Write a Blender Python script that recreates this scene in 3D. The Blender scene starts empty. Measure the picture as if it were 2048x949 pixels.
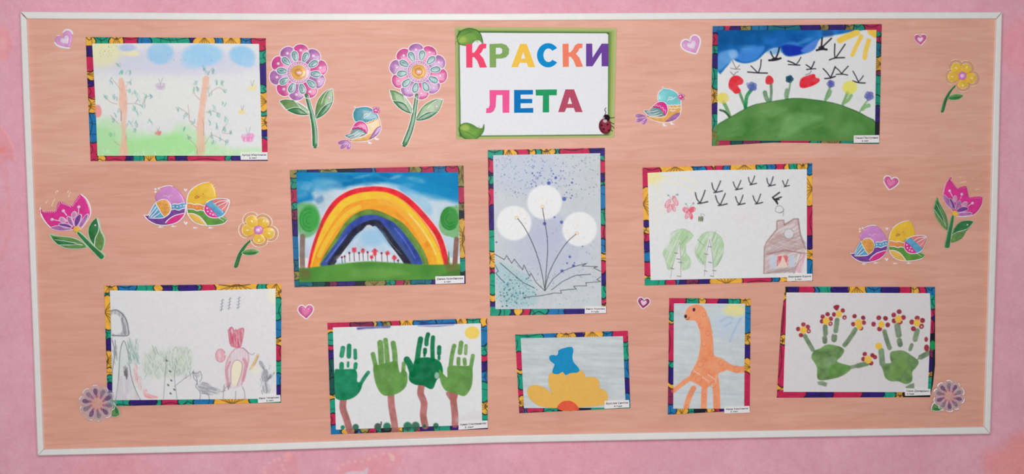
import bpy, math, random
import numpy as np
from mathutils import Matrix, Vector
from mathutils.geometry import tessellate_polygon

random.seed(7)
RNG = np.random.RandomState(7)
SC = bpy.context.scene
COL = SC.collection

# ---------------------------------------------------------------- camera
F = 2000.0                                   # focal length in pixels of a 2048 px wide frame
CAM = np.array([-0.1209603, -1.7890071, 0.11391619])
ROT = np.array([[0.99847322, 0.0112224, -0.05408583],
                [-0.05472972, 0.06848585, -0.99614976],
                [-0.00747508, 0.99758897, 0.06899548]])
cd = bpy.data.cameras.new('camera')
cam = bpy.data.objects.new('camera', cd)
COL.objects.link(cam)
M4 = Matrix([list(ROT[0]) + [CAM[0]], list(ROT[1]) + [CAM[1]], list(ROT[2]) + [CAM[2]], [0, 0, 0, 1]])
cam.matrix_world = M4
cd.sensor_fit = 'HORIZONTAL'
cd.sensor_width = 36.0
cd.lens = 36.0 * F / 2048.0
cd.clip_start = 0.05
SC.camera = cam

# ---------------------------------------------------------------- world, lights, exposure
wd = bpy.data.worlds.new('world')
SC.world = wd
wd.use_nodes = True
bg = wd.node_tree.nodes['Background']
bg.inputs[0].default_value = (1.0, 0.985, 0.985, 1)
bg.inputs[1].default_value = 0.36


def area(name, loc, target, sx, sy, power, col=(1, 1, 1)):
    l = bpy.data.lights.new(name, 'AREA')
    l.shape = 'RECTANGLE'
    l.size = sx
    l.size_y = sy
    l.energy = power
    l.color = col
    o = bpy.data.objects.new(name, l)
    o.location = loc
    o.rotation_euler = (Vector(target) - Vector(loc)).to_track_quat('-Z', 'Y').to_euler()
    COL.objects.link(o)
    return o


area('ceiling_lamp', (-0.17, -1.55, 0.32), (-0.12, 0, 0.03), 0.7, 0.5, 15.0, (1.0, 0.99, 0.985))
SC.view_settings.view_transform = 'Standard'
SC.view_settings.look = 'None'
SC.view_settings.exposure = -0.06
SC.view_settings.gamma = 1.0
SC.view_settings.use_curve_mapping = False

# ---------------------------------------------------------------- helpers: geometry on the wall plane
E0 = 0.86


def P(x, y, d=0.0):
    """photograph measurement (pixels) -> point on the plane Y = -d (metres)."""
    x = np.asarray(x, float)
    y = np.asarray(y, float)
    v = np.stack([(x - 1024.0) / F, -(y - 474.5) / F, -np.ones_like(x)], -1) @ ROT.T
    t = (-np.asarray(d) - CAM[1]) / v[..., 1]
    return CAM + v * t[..., None]


def lin(c):
    c = np.asarray(c, float) / 255.0
    return np.where(c <= 0.04045, c / 12.92, ((c + 0.055) / 1.055) ** 2.4)


def alb(c):
    return np.clip(lin(c) / E0, 0, 0.97)


class T:
    """measurements taken on an enlarged crop of the board"""
    def __init__(s, x0, y0, k):
        s.x0, s.y0, s.k = x0, y0, k

    def __call__(s, pts):
        a = np.asarray(pts, float)
        return a / s.k + np.array([s.x0, s.y0])


ID = T(0, 0, 1)


def catmull(pts, n=4, closed=True):
    p = np.asarray(pts, float)
    m = len(p)
    if m < 3:
        return p
    out = []
    rng = range(m) if closed else range(m - 1)
    for i in rng:
        if closed:
            a, b, c, d = p[(i - 1) % m], p[i], p[(i + 1) % m], p[(i + 2) % m]
        else:
            a, b, c, d = p[max(i - 1, 0)], p[i], p[i + 1], p[min(i + 2, m - 1)]
        for k in range(n):
            t = k / n
            out.append(0.5 * ((2 * b) + (c - a) * t + (2 * a - 5 * b + 4 * c - d) * t * t + (3 * b - 3 * c + d - a) * t ** 3))
    if not closed:
        out.append(p[-1])
    return np.array(out)


def new_obj(name, verts, faces, mat=None, parent=None, smooth=False, origin=None):
    me = bpy.data.meshes.new(name)
    v = np.asarray(verts, float)
    if origin is not None:
        v = v - np.asarray(origin)
    me.from_pydata([tuple(q) for q in v], [], faces)
    if mat:
        me.materials.append(mat)
    if smooth:
        me.polygons.foreach_set('use_smooth', [True] * len(me.polygons))
    me.update()
    o = bpy.data.objects.new(name, me)
    COL.objects.link(o)
    if parent:
        o.parent = parent
    return o


def thing(name, label, cat, loc, group=None):
    o = bpy.data.objects.new(name, None)
    o.empty_display_size = 0.02
    o.location = tuple(loc)
    COL.objects.link(o)
    o['label'] = label
    o['category'] = cat
    if group:
        o['group'] = group
    return o


def dup(root, loc, roty, scale, label, mats=None):
    r = root.copy()
    COL.objects.link(r)
    r.location = tuple(loc)
    r.rotation_euler = (0, roty, 0)
    r.scale = (scale, scale, scale)
    r['label'] = label
    for ch in list(root.children):
        c = ch.copy()
        COL.objects.link(c)
        c.parent = r
        for g in ch.children:
            e = g.copy()
            COL.objects.link(e)
            e.parent = c
    return r


# ---------------------------------------------------------------- materials
MATS = {}


def nt(m):
    m.use_nodes = True
    n = m.node_tree.nodes
    return n, m.node_tree.links, n['Principled BSDF']


def mat(name, col, rough=0.5, spec=0.3, var=0.12, scale=120.0, coat=0.0, metal=0.0, alpha=1.0, stretch=(1, 1, 1), trans=0.0):
    if name in MATS:
        return MATS[name]
    m = bpy.data.materials.new(name)
    n, l, b = nt(m)
    c = alb(col)
    tc = n.new('ShaderNodeTexCoord')
    mp = n.new('ShaderNodeMapping')
    mp.inputs['Scale'].default_value = stretch
    no = n.new('ShaderNodeTexNoise')
    no.inputs['Scale'].default_value = scale
    no.inputs['Detail'].default_value = 3
    l.new(tc.outputs['Object'], mp.inputs[0])
    l.new(mp.outputs[0], no.inputs[0])
    cr = n.new('ShaderNodeValToRGB')
    cr.color_ramp.elements[0].position = 0.3
    cr.color_ramp.elements[1].position = 0.7
    cr.color_ramp.elements[0].color = tuple(np.clip(c * (1 - var), 0, 1)) + (1,)
    cr.color_ramp.elements[1].color = tuple(np.clip(c * (1 + var), 0, .98)) + (1,)
    l.new(no.outputs[0], cr.inputs[0])
    l.new(cr.outputs[0], b.inputs['Base Color'])
    b.inputs['Roughness'].default_value = rough
    b.inputs['Specular IOR Level'].default_value = spec
    b.inputs['Coat Weight'].default_value = coat
    b.inputs['Metallic'].default_value = metal
    b.inputs['Alpha'].default_value = alpha
    if trans:
        b.inputs['Transmission Weight'].default_value = trans
        b.inputs['IOR'].default_value = 1.1
    MATS[name] = m
    return m


def painted(name, rough=0.7, spec=0.12, grain=0.03):
    """print and paint on a sheet: colours stored on the mesh, a little paper grain from noise"""
    if name in MATS:
        return MATS[name]
    m = bpy.data.materials.new(name)
    n, l, b = nt(m)
    at = n.new('ShaderNodeVertexColor')
    at.layer_name = 'paint'
    no = n.new('ShaderNodeTexNoise')
    no.inputs['Scale'].default_value = 260
    no.inputs['Detail'].default_value = 4
    tc = n.new('ShaderNodeTexCoord')
    l.new(tc.outputs['Object'], no.inputs[0])
    mr = n.new('ShaderNodeMapRange')
    mr.inputs[3].default_value = 1 - grain
    mr.inputs[4].default_value = 1 + grain
    mr.inputs[1].default_value = 0.3
    mr.inputs[2].default_value = 0.7
    l.new(no.outputs[0], mr.inputs[0])
    mx = n.new('ShaderNodeMix')
    mx.data_type = 'RGBA'
    mx.blend_type = 'MULTIPLY'
    mx.inputs[0].default_value = 1
    l.new(at.outputs[0], mx.inputs[6])
    l.new(mr.outputs[0], mx.inputs[7])
    l.new(mx.outputs[2], b.inputs['Base Color'])
    b.inputs['Roughness'].default_value = rough
    b.inputs['Specular IOR Level'].default_value = spec
    MATS[name] = m
    return m


# ---------------------------------------------------------------- noise and painting canvas
LAT = RNG.rand(8, 64, 64)


def vnoise(X, Y, scale, seed=0, ang=0.0, stretch=1.0):
    ca, sa = math.cos(ang), math.sin(ang)
    u = (X * ca + Y * sa) / (scale * stretch) + seed * 13.7
    v = (-X * sa + Y * ca) / scale + seed * 7.3
    i = np.floor(u).astype(int)
    j = np.floor(v).astype(int)
    fu = u - i
    fv = v - j
    fu = fu * fu * (3 - 2 * fu)
    fv = fv * fv * (3 - 2 * fv)
    L = LAT[seed % 8]
    g = lambda a, b: L[a % 64, b % 64]
    return (g(i, j) * (1 - fu) + g(i + 1, j) * fu) * (1 - fv) + (g(i, j + 1) * (1 - fu) + g(i + 1, j + 1) * fu) * fv


def fbm(X, Y, scale, seed=0, ang=0.0, stretch=1.0):
    return (vnoise(X, Y, scale, seed, ang, stretch) * .55 + vnoise(X, Y, scale / 2.1, seed + 1, ang, stretch) * .3
            + vnoise(X, Y, scale / 4.3, seed + 2, ang, stretch) * .15)


class Canvas:
    RES = 1.25

    def __init__(s, t, box, bgc):
        s.t = t
        s.RES = Canvas.RES
        s.box = box
        x0, y0, x1, y1 = box
        s.w = int((x1 - x0) * s.RES) + 2
        s.h = int((y1 - y0) * s.RES) + 2
        s.X, s.Y = np.meshgrid(x0 + np.arange(s.w) / s.RES, y0 + np.arange(s.h) / s.RES)
        s.a = np.zeros((s.h, s.w, 3))
        s.a[:] = bgc
        s.seed = 1

    def reg(s, x0, y0, x1, y1):
        bx, by = s.box[:2]
        i0 = max(0, int((x0 - bx) * s.RES) - 1)
        i1 = min(s.w, int((x1 - bx) * s.RES) + 3)
        j0 = max(0, int((y0 - by) * s.RES) - 1)
        j1 = min(s.h, int((y1 - by) * s.RES) + 3)
        if i1 <= i0 or j1 <= j0:
            return None
        return slice(j0, j1), slice(i0, i1)

    def put(s, sl, m, col, a, tex, var):
        s.seed += 1
        X, Y = s.X[sl], s.Y[sl]
        m = np.clip(m, 0, 1) * a
        if tex:
            kind = tex[0]
            if kind == 'w':            # watercolour: uneven cover (amount, scale)
                m = m * np.clip(1 - tex[1] + 1.6 * tex[1] * fbm(X, Y, tex[2], s.seed), 0, 1)
            elif kind == 'p':          # pencil: streaks (angle deg, scale, cover)
                n = vnoise(X, Y, tex[2], s.seed, math.radians(tex[1]), 9.0) * .7 + vnoise(X, Y, 1.1, s.seed + 3) * .3
                m = m * (.3 + .7 * np.clip((n - .5) * 3.2 + tex[3] - .22, 0, 1))
        c = np.zeros(X.shape + (3,))
        c[:] = col
        if var:
            n = fbm(X, Y, var[1], s.seed + 5) - .5
            if len(var) > 2:
                c = c + (np.asarray(var[2], float) - c) * np.clip(n[..., None] * 2 * var[0] + .5 * min(1, var[0]), 0, 1)
            else:
                c = c * (1 + n[..., None] * 2 * var[0])
        s.a[sl] = s.a[sl] * (1 - m[..., None]) + c * m[..., None]

    def poly(s, pts, col, a=1.0, soft=0.8, smooth=True, tex=None, var=None):
        p = s.t(catmull(pts, 3) if smooth else pts)
        mg = soft * 1.5 + 1
        sl = s.reg(p[:, 0].min() - mg, p[:, 1].min() - mg, p[:, 0].max() + mg, p[:, 1].max() + mg)
        if sl is None:
            return
        X, Y = s.X[sl], s.Y[sl]
        d = np.full(X.shape, 1e9)
        ins = np.zeros(X.shape, bool)
        n = len(p)
        for i in range(n):
            ax, ay = p[i]
            bx, by = p[(i + 1) % n]
            ex, ey = bx - ax, by - ay
            L = ex * ex + ey * ey + 1e-9
            t = np.clip(((X - ax) * ex + (Y - ay) * ey) / L, 0, 1)
            d = np.minimum(d, (X - ax - t * ex) ** 2 + (Y - ay - t * ey) ** 2)
            if abs(ey) > 1e-9:
                ins ^= ((ay > Y) != (by > Y)) & (X < ex * (Y - ay) / ey + ax)
        d = np.sqrt(d)
        sd = np.where(ins, d, -d)
        s.put(sl, sd / soft + .5, col, a, tex, var)

    def stroke(s, pts, w, col, a=1.0, soft=0.8, smooth=True, tex=None, var=None, taper=False):
        p = s.t(catmull(pts, 3, False) if smooth and len(pts) > 2 else pts)
        r = w / s.t.k / 2
        mg = r + soft + 1
        sl = s.reg(p[:, 0].min() - mg, p[:, 1].min() - mg, p[:, 0].max() + mg, p[:, 1].max() + mg)
        if sl is None:
            return
        X, Y = s.X[sl], s.Y[sl]
        best = np.full(X.shape, -1e9)
        n = len(p)
        for i in range(n - 1):
            ax, ay = p[i]
            bx, by = p[i + 1]
            ex, ey = bx - ax, by - ay
            L = ex * ex + ey * ey + 1e-9
            t = np.clip(((X - ax) * ex + (Y - ay) * ey) / L, 0, 1)
            rr = r * (1 - .75 * (i + t) / (n - 1)) if taper else r
            best = np.maximum(best, rr - np.sqrt((X - ax - t * ex) ** 2 + (Y - ay - t * ey) ** 2))
        s.put(sl, best / soft + .5, col, a, tex, var)

    def blob(s, x, y, rx, ry, col, a=1.0, soft=0.15, rot=0.0, tex=None, var=None):
        """soft is a fraction of the radius"""
        c = s.t([(x, y)])[0]
        rx, ry = rx / s.t.k, ry / s.t.k
        R = max(rx, ry) * (1 + soft) + 1
        sl = s.reg(c[0] - R, c[1] - R, c[0] + R, c[1] + R)
        if sl is None:
            return
        dx, dy = s.X[sl] - c[0], s.Y[sl] - c[1]
        ca, sa = math.cos(math.radians(rot)), math.sin(math.radians(rot))
        u, v = (dx * ca + dy * sa) / rx, (-dx * sa + dy * ca) / ry
        q = np.sqrt(u * u + v * v)
        sf = max(soft, .7 / min(rx, ry))
        m = np.clip((1 + sf / 2 - q) / sf, 0, 1)
        s.put(sl, m * m * (3 - 2 * m), col, a, tex, var)

    def speck(s, n, box, col, size=(2, 5), a=.8, bias=None):
        for _ in range(n):
            if bias:
                x = random.gauss(bias[0], bias[2])
                y = random.gauss(bias[1], bias[3])
            else:
                x = random.uniform(box[0], box[2])
                y = random.uniform(box[1], box[3])
            if not (box[0] < x < box[2] and box[1] < y < box[3]):
                continue
            r = random.uniform(*size)
            s.blob(x, y, r, r * random.uniform(.6, 1.1), col, a * random.uniform(.4, 1), .3, random.uniform(0, 180))

    def scrib(s, n, box, col, ln=(10, 25), w=4, ang=(60, 120), a=.6):
        for _ in range(n):
            x = random.uniform(box[0], box[2])
            y = random.uniform(box[1], box[3])
            t = math.radians(random.uniform(*ang))
            q = random.uniform(*ln) / 2
            s.stroke([(x - q * math.cos(t), y - q * math.sin(t)), (x + q * math.cos(t), y + q * math.sin(t))], w, col, a * random.uniform(.5, 1), smooth=False)

    def sample(s, x, y):
        u = np.clip((x - s.box[0]) * s.RES, 0, s.w - 1.001)
        v = np.clip((y - s.box[1]) * s.RES, 0, s.h - 1.001)
        i, j = u.astype(int), v.astype(int)
        fu, fv = (u - i)[..., None], (v - j)[..., None]
        A = s.a
        return (A[j, i] * (1 - fu) + A[j, i + 1] * fu) * (1 - fv) + (A[j + 1, i] * (1 - fu) + A[j + 1, i + 1] * fu) * fv


def grid_mesh(name, PX, PY, D, colour, material, parent=None, origin=(0, 0, 0), skip=None, back=None):
    """sheet of quads over pixel-measured points; colour is an (h, w, 3) display-colour array"""
    h, w = PX.shape
    V = P(PX, PY, D) - np.asarray(origin)
    V = V.reshape(-1, 3)
    idx = np.arange(h * w).reshape(h, w)
    q = np.stack([idx[:-1, :-1], idx[1:, :-1], idx[1:, 1:], idx[:-1, 1:]], -1)
    if skip is not None:
        q = q[~skip]
    q = q.reshape(-1, 4)
    cols = alb(np.clip(colour, 0, 255)).reshape(-1, 3)
    n = len(V)
    if back is not None:     # a skirt round the edge down to depth `back`, so that the sheet has thickness
        ring = np.concatenate([idx[0, :], idx[1:, -1], idx[-1, -2::-1], idx[-2:0:-1, 0]])
        rx, ry = PX.reshape(-1)[ring], PY.reshape(-1)[ring]
        B = V[ring].copy()
        B[:, 1] = -back - origin[1]
        m = len(ring)
        V = np.concatenate([V, B])
        cols = np.concatenate([cols, cols[ring]])
        k = np.arange(m)
        k2 = (k + 1) % m
        q = np.concatenate([q, np.stack([ring[k], ring[k2], n + k2, n + k], -1)])
    used = np.unique(q)
    if len(used) < len(V):
        mp = np.full(len(V), -1)
        mp[used] = np.arange(len(used))
        V, cols, q = V[used], cols[used], mp[q]
    me = bpy.data.meshes.new(name)
    me.vertices.add(len(V))
    me.vertices.foreach_set('co', V.astype(np.float32).ravel())
    me.loops.add(len(q) * 4)
    me.loops.foreach_set('vertex_index', q.astype(np.int32).ravel())
    me.polygons.add(len(q))
    me.polygons.foreach_set('loop_start', np.arange(0, len(q) * 4, 4, dtype=np.int32))
    me.polygons.foreach_set('loop_total', np.full(len(q), 4, np.int32))
    me.update(calc_edges=True)
    at = me.color_attributes.new('paint', 'FLOAT_COLOR', 'POINT')
    c4 = np.ones((len(V), 4), np.float32)
    c4[:, :3] = cols
    at.data.foreach_set('color', c4.ravel())
    me.materials.append(material)
    me.validate()
    o = bpy.data.objects.new(name, me)
    COL.objects.link(o)
    if parent:
        o.parent = parent
    return o


def coons(top, right, bottom, left, step):
    """top/bottom run left to right, left/right run top to bottom; polylines in pixels -> PX, PY grids"""
    def par(pl, n):
        pl = np.asarray(pl, float)
        s_ = np.r_[0, np.cumsum(np.hypot(*np.diff(pl, axis=0).T))]
        u = np.linspace(0, s_[-1], n)
        return np.stack([np.interp(u, s_, pl[:, 0]), np.interp(u, s_, pl[:, 1])], -1)
    ln = lambda a: np.hypot(*np.diff(np.asarray(a, float), axis=0).T).sum()
    w = max(2, int(ln(top) / step) + 1)
    h = max(2, int(ln(left) / step) + 1)
    t, b, l, r = par(top, w), par(bottom, w), par(left, h), par(right, h)
    u = np.linspace(0, 1, w)[None, :, None]
    v = np.linspace(0, 1, h)[:, None, None]
    g = (1 - v) * t[None] + v * b[None] + (1 - u) * l[:, None] + u * r[:, None] \
        - ((1 - u) * (1 - v) * t[0] + u * (1 - v) * t[-1] + (1 - u) * v * b[0] + u * v * b[-1])
    return g[..., 0], g[..., 1]


DB = 0.010        # front of the board panels
DF = 0.017        # front of the frame rails


def plate(name, pts, material, parent, origin, d0, d1, tr=ID, smooth=0, holes=(), inset=0.0):
    """flat piece cut to an outline, with real thickness"""
    loops = [tr(catmull(pts, smooth) if smooth else pts)] + [tr(h) for h in holes]
    vs, faces = [], []
    fl = [[Vector((a, b, 0)) for a, b in lp] for lp in loops]
    tri = tessellate_polygon(fl)
    allp = np.concatenate(loops)
    n = len(allp)
    F1 = P(allp[:, 0], allp[:, 1], d1)
    B1 = F1.copy()
    B1[:, 1] = -d0
    V = np.concatenate([F1, B1])
    for a, b, c in tri:
        na = np.cross(F1[b] - F1[a], F1[c] - F1[a])
        faces.append((a, b, c) if na[1] < 0 else (a, c, b))
    k = 0
    for lp in loops:
        m = len(lp)
        for i in range(m):
            j = (i + 1) % m
            faces.append((k + i, k + j, n + k + j, n + k + i))
        k += m
    return new_obj(name, V, faces, material, parent, origin=origin)


def offset(p, r):
    """move a closed outline inwards by r pixels"""
    a = np.roll(p, 1, 0)
    b = np.roll(p, -1, 0)
    area2 = np.sum(p[:, 0] * b[:, 1] - b[:, 0] * p[:, 1])
    e = b - a
    nrm = np.stack([-e[:, 1], e[:, 0]], -1)
    nrm /= (np.linalg.norm(nrm, axis=1)[:, None] + 1e-9)
    return p + nrm * r * (1 if area2 > 0 else -1)


def puff(name, pts, material, parent, origin, tr=ID, d0=DB, h=0.0012, inset=1.6, smooth=3):
    """embossed piece: the outline rises in two steps to a flat top"""
    p = tr(catmull(pts, smooth) if smooth else pts)
    r1, r2 = offset(p, inset * .35), offset(p, inset)
    n = len(p)
    V = np.concatenate([P(p[:, 0], p[:, 1], d0), P(r1[:, 0], r1[:, 1], d0 + h * .75), P(r2[:, 0], r2[:, 1], d0 + h)])
    faces = []
    area2 = np.sum(p[:, 0] * np.roll(p[:, 1], -1) - np.roll(p[:, 0], -1) * p[:, 1])
    for k in range(2):
        for i in range(n):
            j = (i + 1) % n
            f = (k * n + i, k * n + j, (k + 1) * n + j, (k + 1) * n + i)
            faces.append(f if area2 < 0 else f[::-1])
    for a, b, c in tessellate_polygon([[Vector((x, y, 0)) for x, y in r2]]):
        na = np.cross(V[2 * n + b] - V[2 * n + a], V[2 * n + c] - V[2 * n + a])
        faces.append((2 * n + a, 2 * n + b, 2 * n + c) if na[1] < 0 else (2 * n + a, 2 * n + c, 2 * n + b))
    return new_obj(name, V, faces, material, parent, smooth=True, origin=origin)


def ridge(name, lines, w, material, parent, origin, tr=ID, d0=DB, h=0.0016, closed=False, smooth=3, taper=True):
    """raised half-round lines, several of them joined in one part"""
    V, faces = [], []
    for ln in lines:
        p = np.asarray(ln, float)
        if smooth and len(p) > 2:
            p = catmull(p, smooth, closed)
        p = tr(p)
        n = len(p)
        if closed:
            e = np.roll(p, -1, 0) - np.roll(p, 1, 0)
        else:
            e = np.gradient(p, axis=0)
        nr = np.stack([-e[:, 1], e[:, 0]], -1)
        nr /= (np.linalg.norm(nr, axis=1)[:, None] + 1e-9)
        ww = np.full(n, w / tr.k / 2)
        if taper and not closed:
            t = np.linspace(0, 1, n)
            ww = ww * np.clip(np.minimum(t, 1 - t) * 6 + .45, 0, 1)
        base = len(V)
        for i in range(n):
            for (o, dd) in ((-1, 0), (-.55, .8), (.55, .8), (1, 0)):
                q = p[i] + nr[i] * ww[i] * o
                V.append(P(q[0], q[1], d0 + h * dd + (0 if dd == 0 else 0)))
        m = n if closed else n - 1
        for i in range(m):
            j = (i + 1) % n
            for k in range(3):
                faces.append((base + i * 4 + k, base + i * 4 + k + 1, base + j * 4 + k + 1, base + j * 4 + k))
    V = np.array(V)
    # orient towards the viewer
    ff = []
    for f in faces:
        na = np.cross(V[f[1]] - V[f[0]], V[f[2]] - V[f[0]])
        ff.append(f if na[1] <= 0 else f[::-1])
    return new_obj(name, V, ff, material, parent, smooth=True, origin=origin)


def ell(cx, cy, rx, ry, rot=0, n=14):
    r = math.radians(rot)
    return [(cx + rx * math.cos(t) * math.cos(r) - ry * math.sin(t) * math.sin(r), cy + rx * math.cos(t) * math.sin(r) + ry * math.sin(t) * math.cos(r))
            for t in [2 * math.pi * i / n for i in range(n)]]
# ---------------------------------------------------------------- the wall
def wall():
    box = (-30, -30, 2080, 980)
    Canvas.RES = .6
    c = Canvas(ID, box, (225, 166, 183))
    Canvas.RES = 1.25
    coral, pale = (236, 150, 150), (240, 178, 178)
    # printed wallpaper flowers in coral and cream
    c.blob(4, 88, 20, 36, coral, .55, .5)
    c.blob(6, 90, 8, 14, pale, .5, .6)
    c.poly([(-30, 262), (2, 250), (18, 275), (30, 308), (28, 322), (8, 324), (-30, 330)], coral, .45, 4)
    c.stroke([(0, 250), (16, 272), (28, 302), (30, 318)], 3, pale, .7, 2)
    c.blob(2, 300, 10, 8, (240, 135, 125), .5, .8)
    c.stroke([(8, 340), (18, 400), (16, 470), (2, 520)], 9, coral, .3, 5)
    c.blob(-4, 440, 16, 40, coral, .3, .8)
    c.blob(2044, 95, 42, 60, (238, 150, 160), .5, .7)
    c.poly([(1972, 949), (1966, 905), (1990, 900), (2015, 885), (2035, 870), (2090, 860), (2090, 1000), (1980, 1000)], (240, 146, 138), .62, 26, tex=('w', .5, 40))
    c.poly([(555, 925), (590, 912), (600, 949), (590, 980), (520, 985), (525, 945)], coral, .3, 12)
    c.poly([(690, 925), (730, 915), (790, 905), (805, 920), (780, 949), (740, 970), (690, 990), (672, 949)], coral, .34, 12)
    for x, y in [(530, 936), (539, 927), (548, 922), (558, 919), (566, 940), (564, 932), (570, 922), (576, 912), (686, 930), (697, 925), (710, 924), (724, 924), (738, 919), (750, 913), (766, 908), (676, 937), (530, 946)]:
        c.blob(x, y, 3.4, 3.4, (238, 180, 184), .75, .7)
    c.blob(576, 913, 8, 9, (240, 172, 172), .7, .5)
    c.poly([(776, 906), (790, 912), (788, 924), (782, 922)], (238, 190, 186), .9, 2, False)
    c.poly([(690, 949), (708, 944), (726, 943), (736, 933), (734, 949), (726, 965), (690, 975)], (222, 200, 212), .85, 3)
    c.blob(230, 945, 90, 30, coral, .3, 1)
    c.blob(1150, 920, 120, 40, (235, 160, 170), .3, 1)
    X, Y = c.X, c.Y
    n = (fbm(X, Y, 60, 3) - .5)[..., None]
    c.a += n * np.array([10, 14, 16])
    n = (fbm(X, Y, 9, 5) - .5)[..., None]
    c.a += n * np.array([8, 14, 12])
    xs = np.r_[np.linspace(-2600, -60, 12), np.arange(-30, 2080, 2.2), np.linspace(2110, 4400, 12)]
    ys = np.r_[np.linspace(-1500, -60, 8), np.arange(-30, 50, 2.2), np.arange(52, 850, 7), np.arange(852, 980, 2.2), np.linspace(1010, 2500, 8)]
    PX, PY = np.meshgrid(xs, ys)
    colr = c.sample(PX, PY)
    out = (PX < -30) | (PX > 2080) | (PY < -30) | (PY > 980)
    colr[out] = (225, 166, 183)
    PXc, PYc = PX, PY
    o = grid_mesh('wall_back', PXc, PYc, 0.0, colr, painted('wallpaper', .85, .06, .05))
    o['kind'] = 'structure'


wall()

# ---------------------------------------------------------------- the board: three laminate panels and four rails
board = thing('notice_board', 'long wood-look notice board with a white frame hung on the pink wall', 'notice board', (0, 0, 0))


def laminate(name, col):
    m = bpy.data.materials.new(name)
    n, l, b = nt(m)
    tc = n.new('ShaderNodeTexCoord')
    mp = n.new('ShaderNodeMapping')
    mp.inputs['Scale'].default_value = (3.0, 1, 26)
    l.new(tc.outputs['Object'], mp.inputs[0])
    no = n.new('ShaderNodeTexNoise')
    no.inputs['Scale'].default_value = 2.6
    no.inputs['Detail'].default_value = 8
    no.inputs['Roughness'].default_value = .6
    no.inputs['Distortion'].default_value = 1.2
    l.new(mp.outputs[0], no.inputs[0])
    cr = n.new('ShaderNodeValToRGB')
    e = cr.color_ramp.elements
    c = np.array(col, float)
    e[0].position, e[1].position = .34, .66
    e[0].color = tuple(alb(c * [.97, .95, .94])) + (1,)
    e[1].color = tuple(alb(c * [1.02, 1.03, 1.03])) + (1,)
    l.new(no.outputs[0], cr.inputs[0])
    n2 = n.new('ShaderNodeTexNoise')
    n2.inputs['Scale'].default_value = 7
    n2.inputs['Detail'].default_value = 3
    l.new(tc.outputs['Object'], n2.inputs[0])
    c2 = n.new('ShaderNodeValToRGB')
    c2.color_ramp.elements[0].position, c2.color_ramp.elements[1].position = .35, .7
    c2.color_ramp.elements[0].color = (.96, .94, .93, 1)
    c2.color_ramp.elements[1].color = (1.0, 1.0, 1.0, 1)
    l.new(n2.outputs[0], c2.inputs[0])
    mx = n.new('ShaderNodeMix')
    mx.data_type = 'RGBA'
    mx.blend_type = 'MULTIPLY'
    mx.inputs[0].default_value = 1
    l.new(cr.outputs[0], mx.inputs[6])
    l.new(c2.outputs[0], mx.inputs[7])
    # small pale scuffs left by old tape and stickers
    m3 = n.new('ShaderNodeMapping')
    m3.inputs['Scale'].default_value = (18, 1, 70)
    l.new(tc.outputs['Object'], m3.inputs[0])
    n3 = n.new('ShaderNodeTexNoise')
    n3.inputs['Scale'].default_value = 2.2
    n3.inputs['Detail'].default_value = 4
    l.new(m3.outputs[0], n3.inputs[0])
    c3 = n.new('ShaderNodeValToRGB')
    c3.color_ramp.elements[0].position, c3.color_ramp.elements[1].position = .70, .78
    c3.color_ramp.elements[0].color = (0, 0, 0, 1)
    c3.color_ramp.elements[1].color = (.55, .55, .55, 1)
    l.new(n3.outputs[0], c3.inputs[0])
    m4 = n.new('ShaderNodeMix')
    m4.data_type = 'RGBA'
    m4.inputs[7].default_value = tuple(alb((236, 200, 186))) + (1,)
    l.new(c3.outputs[0], m4.inputs[0])
    l.new(mx.outputs[2], m4.inputs[6])
    l.new(m4.outputs[2], b.inputs['Base Color'])
    b.inputs['Roughness'].default_value = .5
    b.inputs['Specular IOR Level'].default_value = .12
    return m


top_in = [(54, 38), (540, 40.5), (1000, 41), (1500, 38.5), (1993, 37.5)]
bot_in = [(87, 899.5), (500, 888), (1000, 872), (1500, 862.5), (1969, 854)]
o_ = board.location
seam1 = [(64, 331), (1000, 325), (1984, 312)]
seam2 = [(76, 606), (1000, 603), (1977, 588)]


def ext(pl, dy, dx=4):
    q = [list(a) for a in pl]
    q[0][0] -= dx
    q[-1][0] += dx
    return [(a, b + dy) for a, b in q]


for nm, up, lo, cl in (('board_panel', ext(top_in, -5), ext(seam1, -.03), (223, 171, 153)), ('board_panel', ext(seam1, .03), ext(seam2, -.03), (219, 164, 145)), ('board_panel', ext(seam2, .03), ext(bot_in, 5), (220, 165, 146))):
    plate(nm, up + lo[::-1], laminate('laminate', cl), board, (0, 0, 0), 0.001, DB)
plate('backing_board', [(50, 34), (1996, 34), (1972, 858), (84, 904)], mat('fibre backing', (205, 148, 132), .9), board, (0, 0, 0), 0.0005, DB - .003)

railm = mat('white plastic rail', (226, 224, 222), .35, .4, .02, 60)


def rail(outer, inner):
    """a rail with rounded long edges, mitred at both ends"""
    o, i = np.array(outer, float), np.array(inner, float)
    prof = [(0, 0.0), (0, DF - .0025), (.06, DF - .0006), (.16, DF), (.84, DF), (.94, DF - .0006), (1, DF - .0025), (1, DB - .002)]
    V = []
    for k in range(len(o)):
        for t, d in prof:
            q = o[k] * (1 - t) + i[k] * t
            f = P(q[0], q[1], max(d, DF - .0025))
            V.append((f[0], -d, f[2]))
    m = len(prof)
    faces = []
    for k in range(len(o) - 1):
        for j in range(m - 1):
            faces.append((k * m + j, k * m + j + 1, (k + 1) * m + j + 1, (k + 1) * m + j))
    faces += [tuple(range(m)), tuple(range((len(o) - 1) * m, len(o) * m))]
    ob = new_obj('frame_rail', V, faces, railm, board)
    import bmesh
    bm = bmesh.new()
    bm.from_mesh(ob.data)
    bmesh.ops.recalc_face_normals(bm, faces=bm.faces)
    bm.to_mesh(ob.data)
    bm.free()


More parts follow.
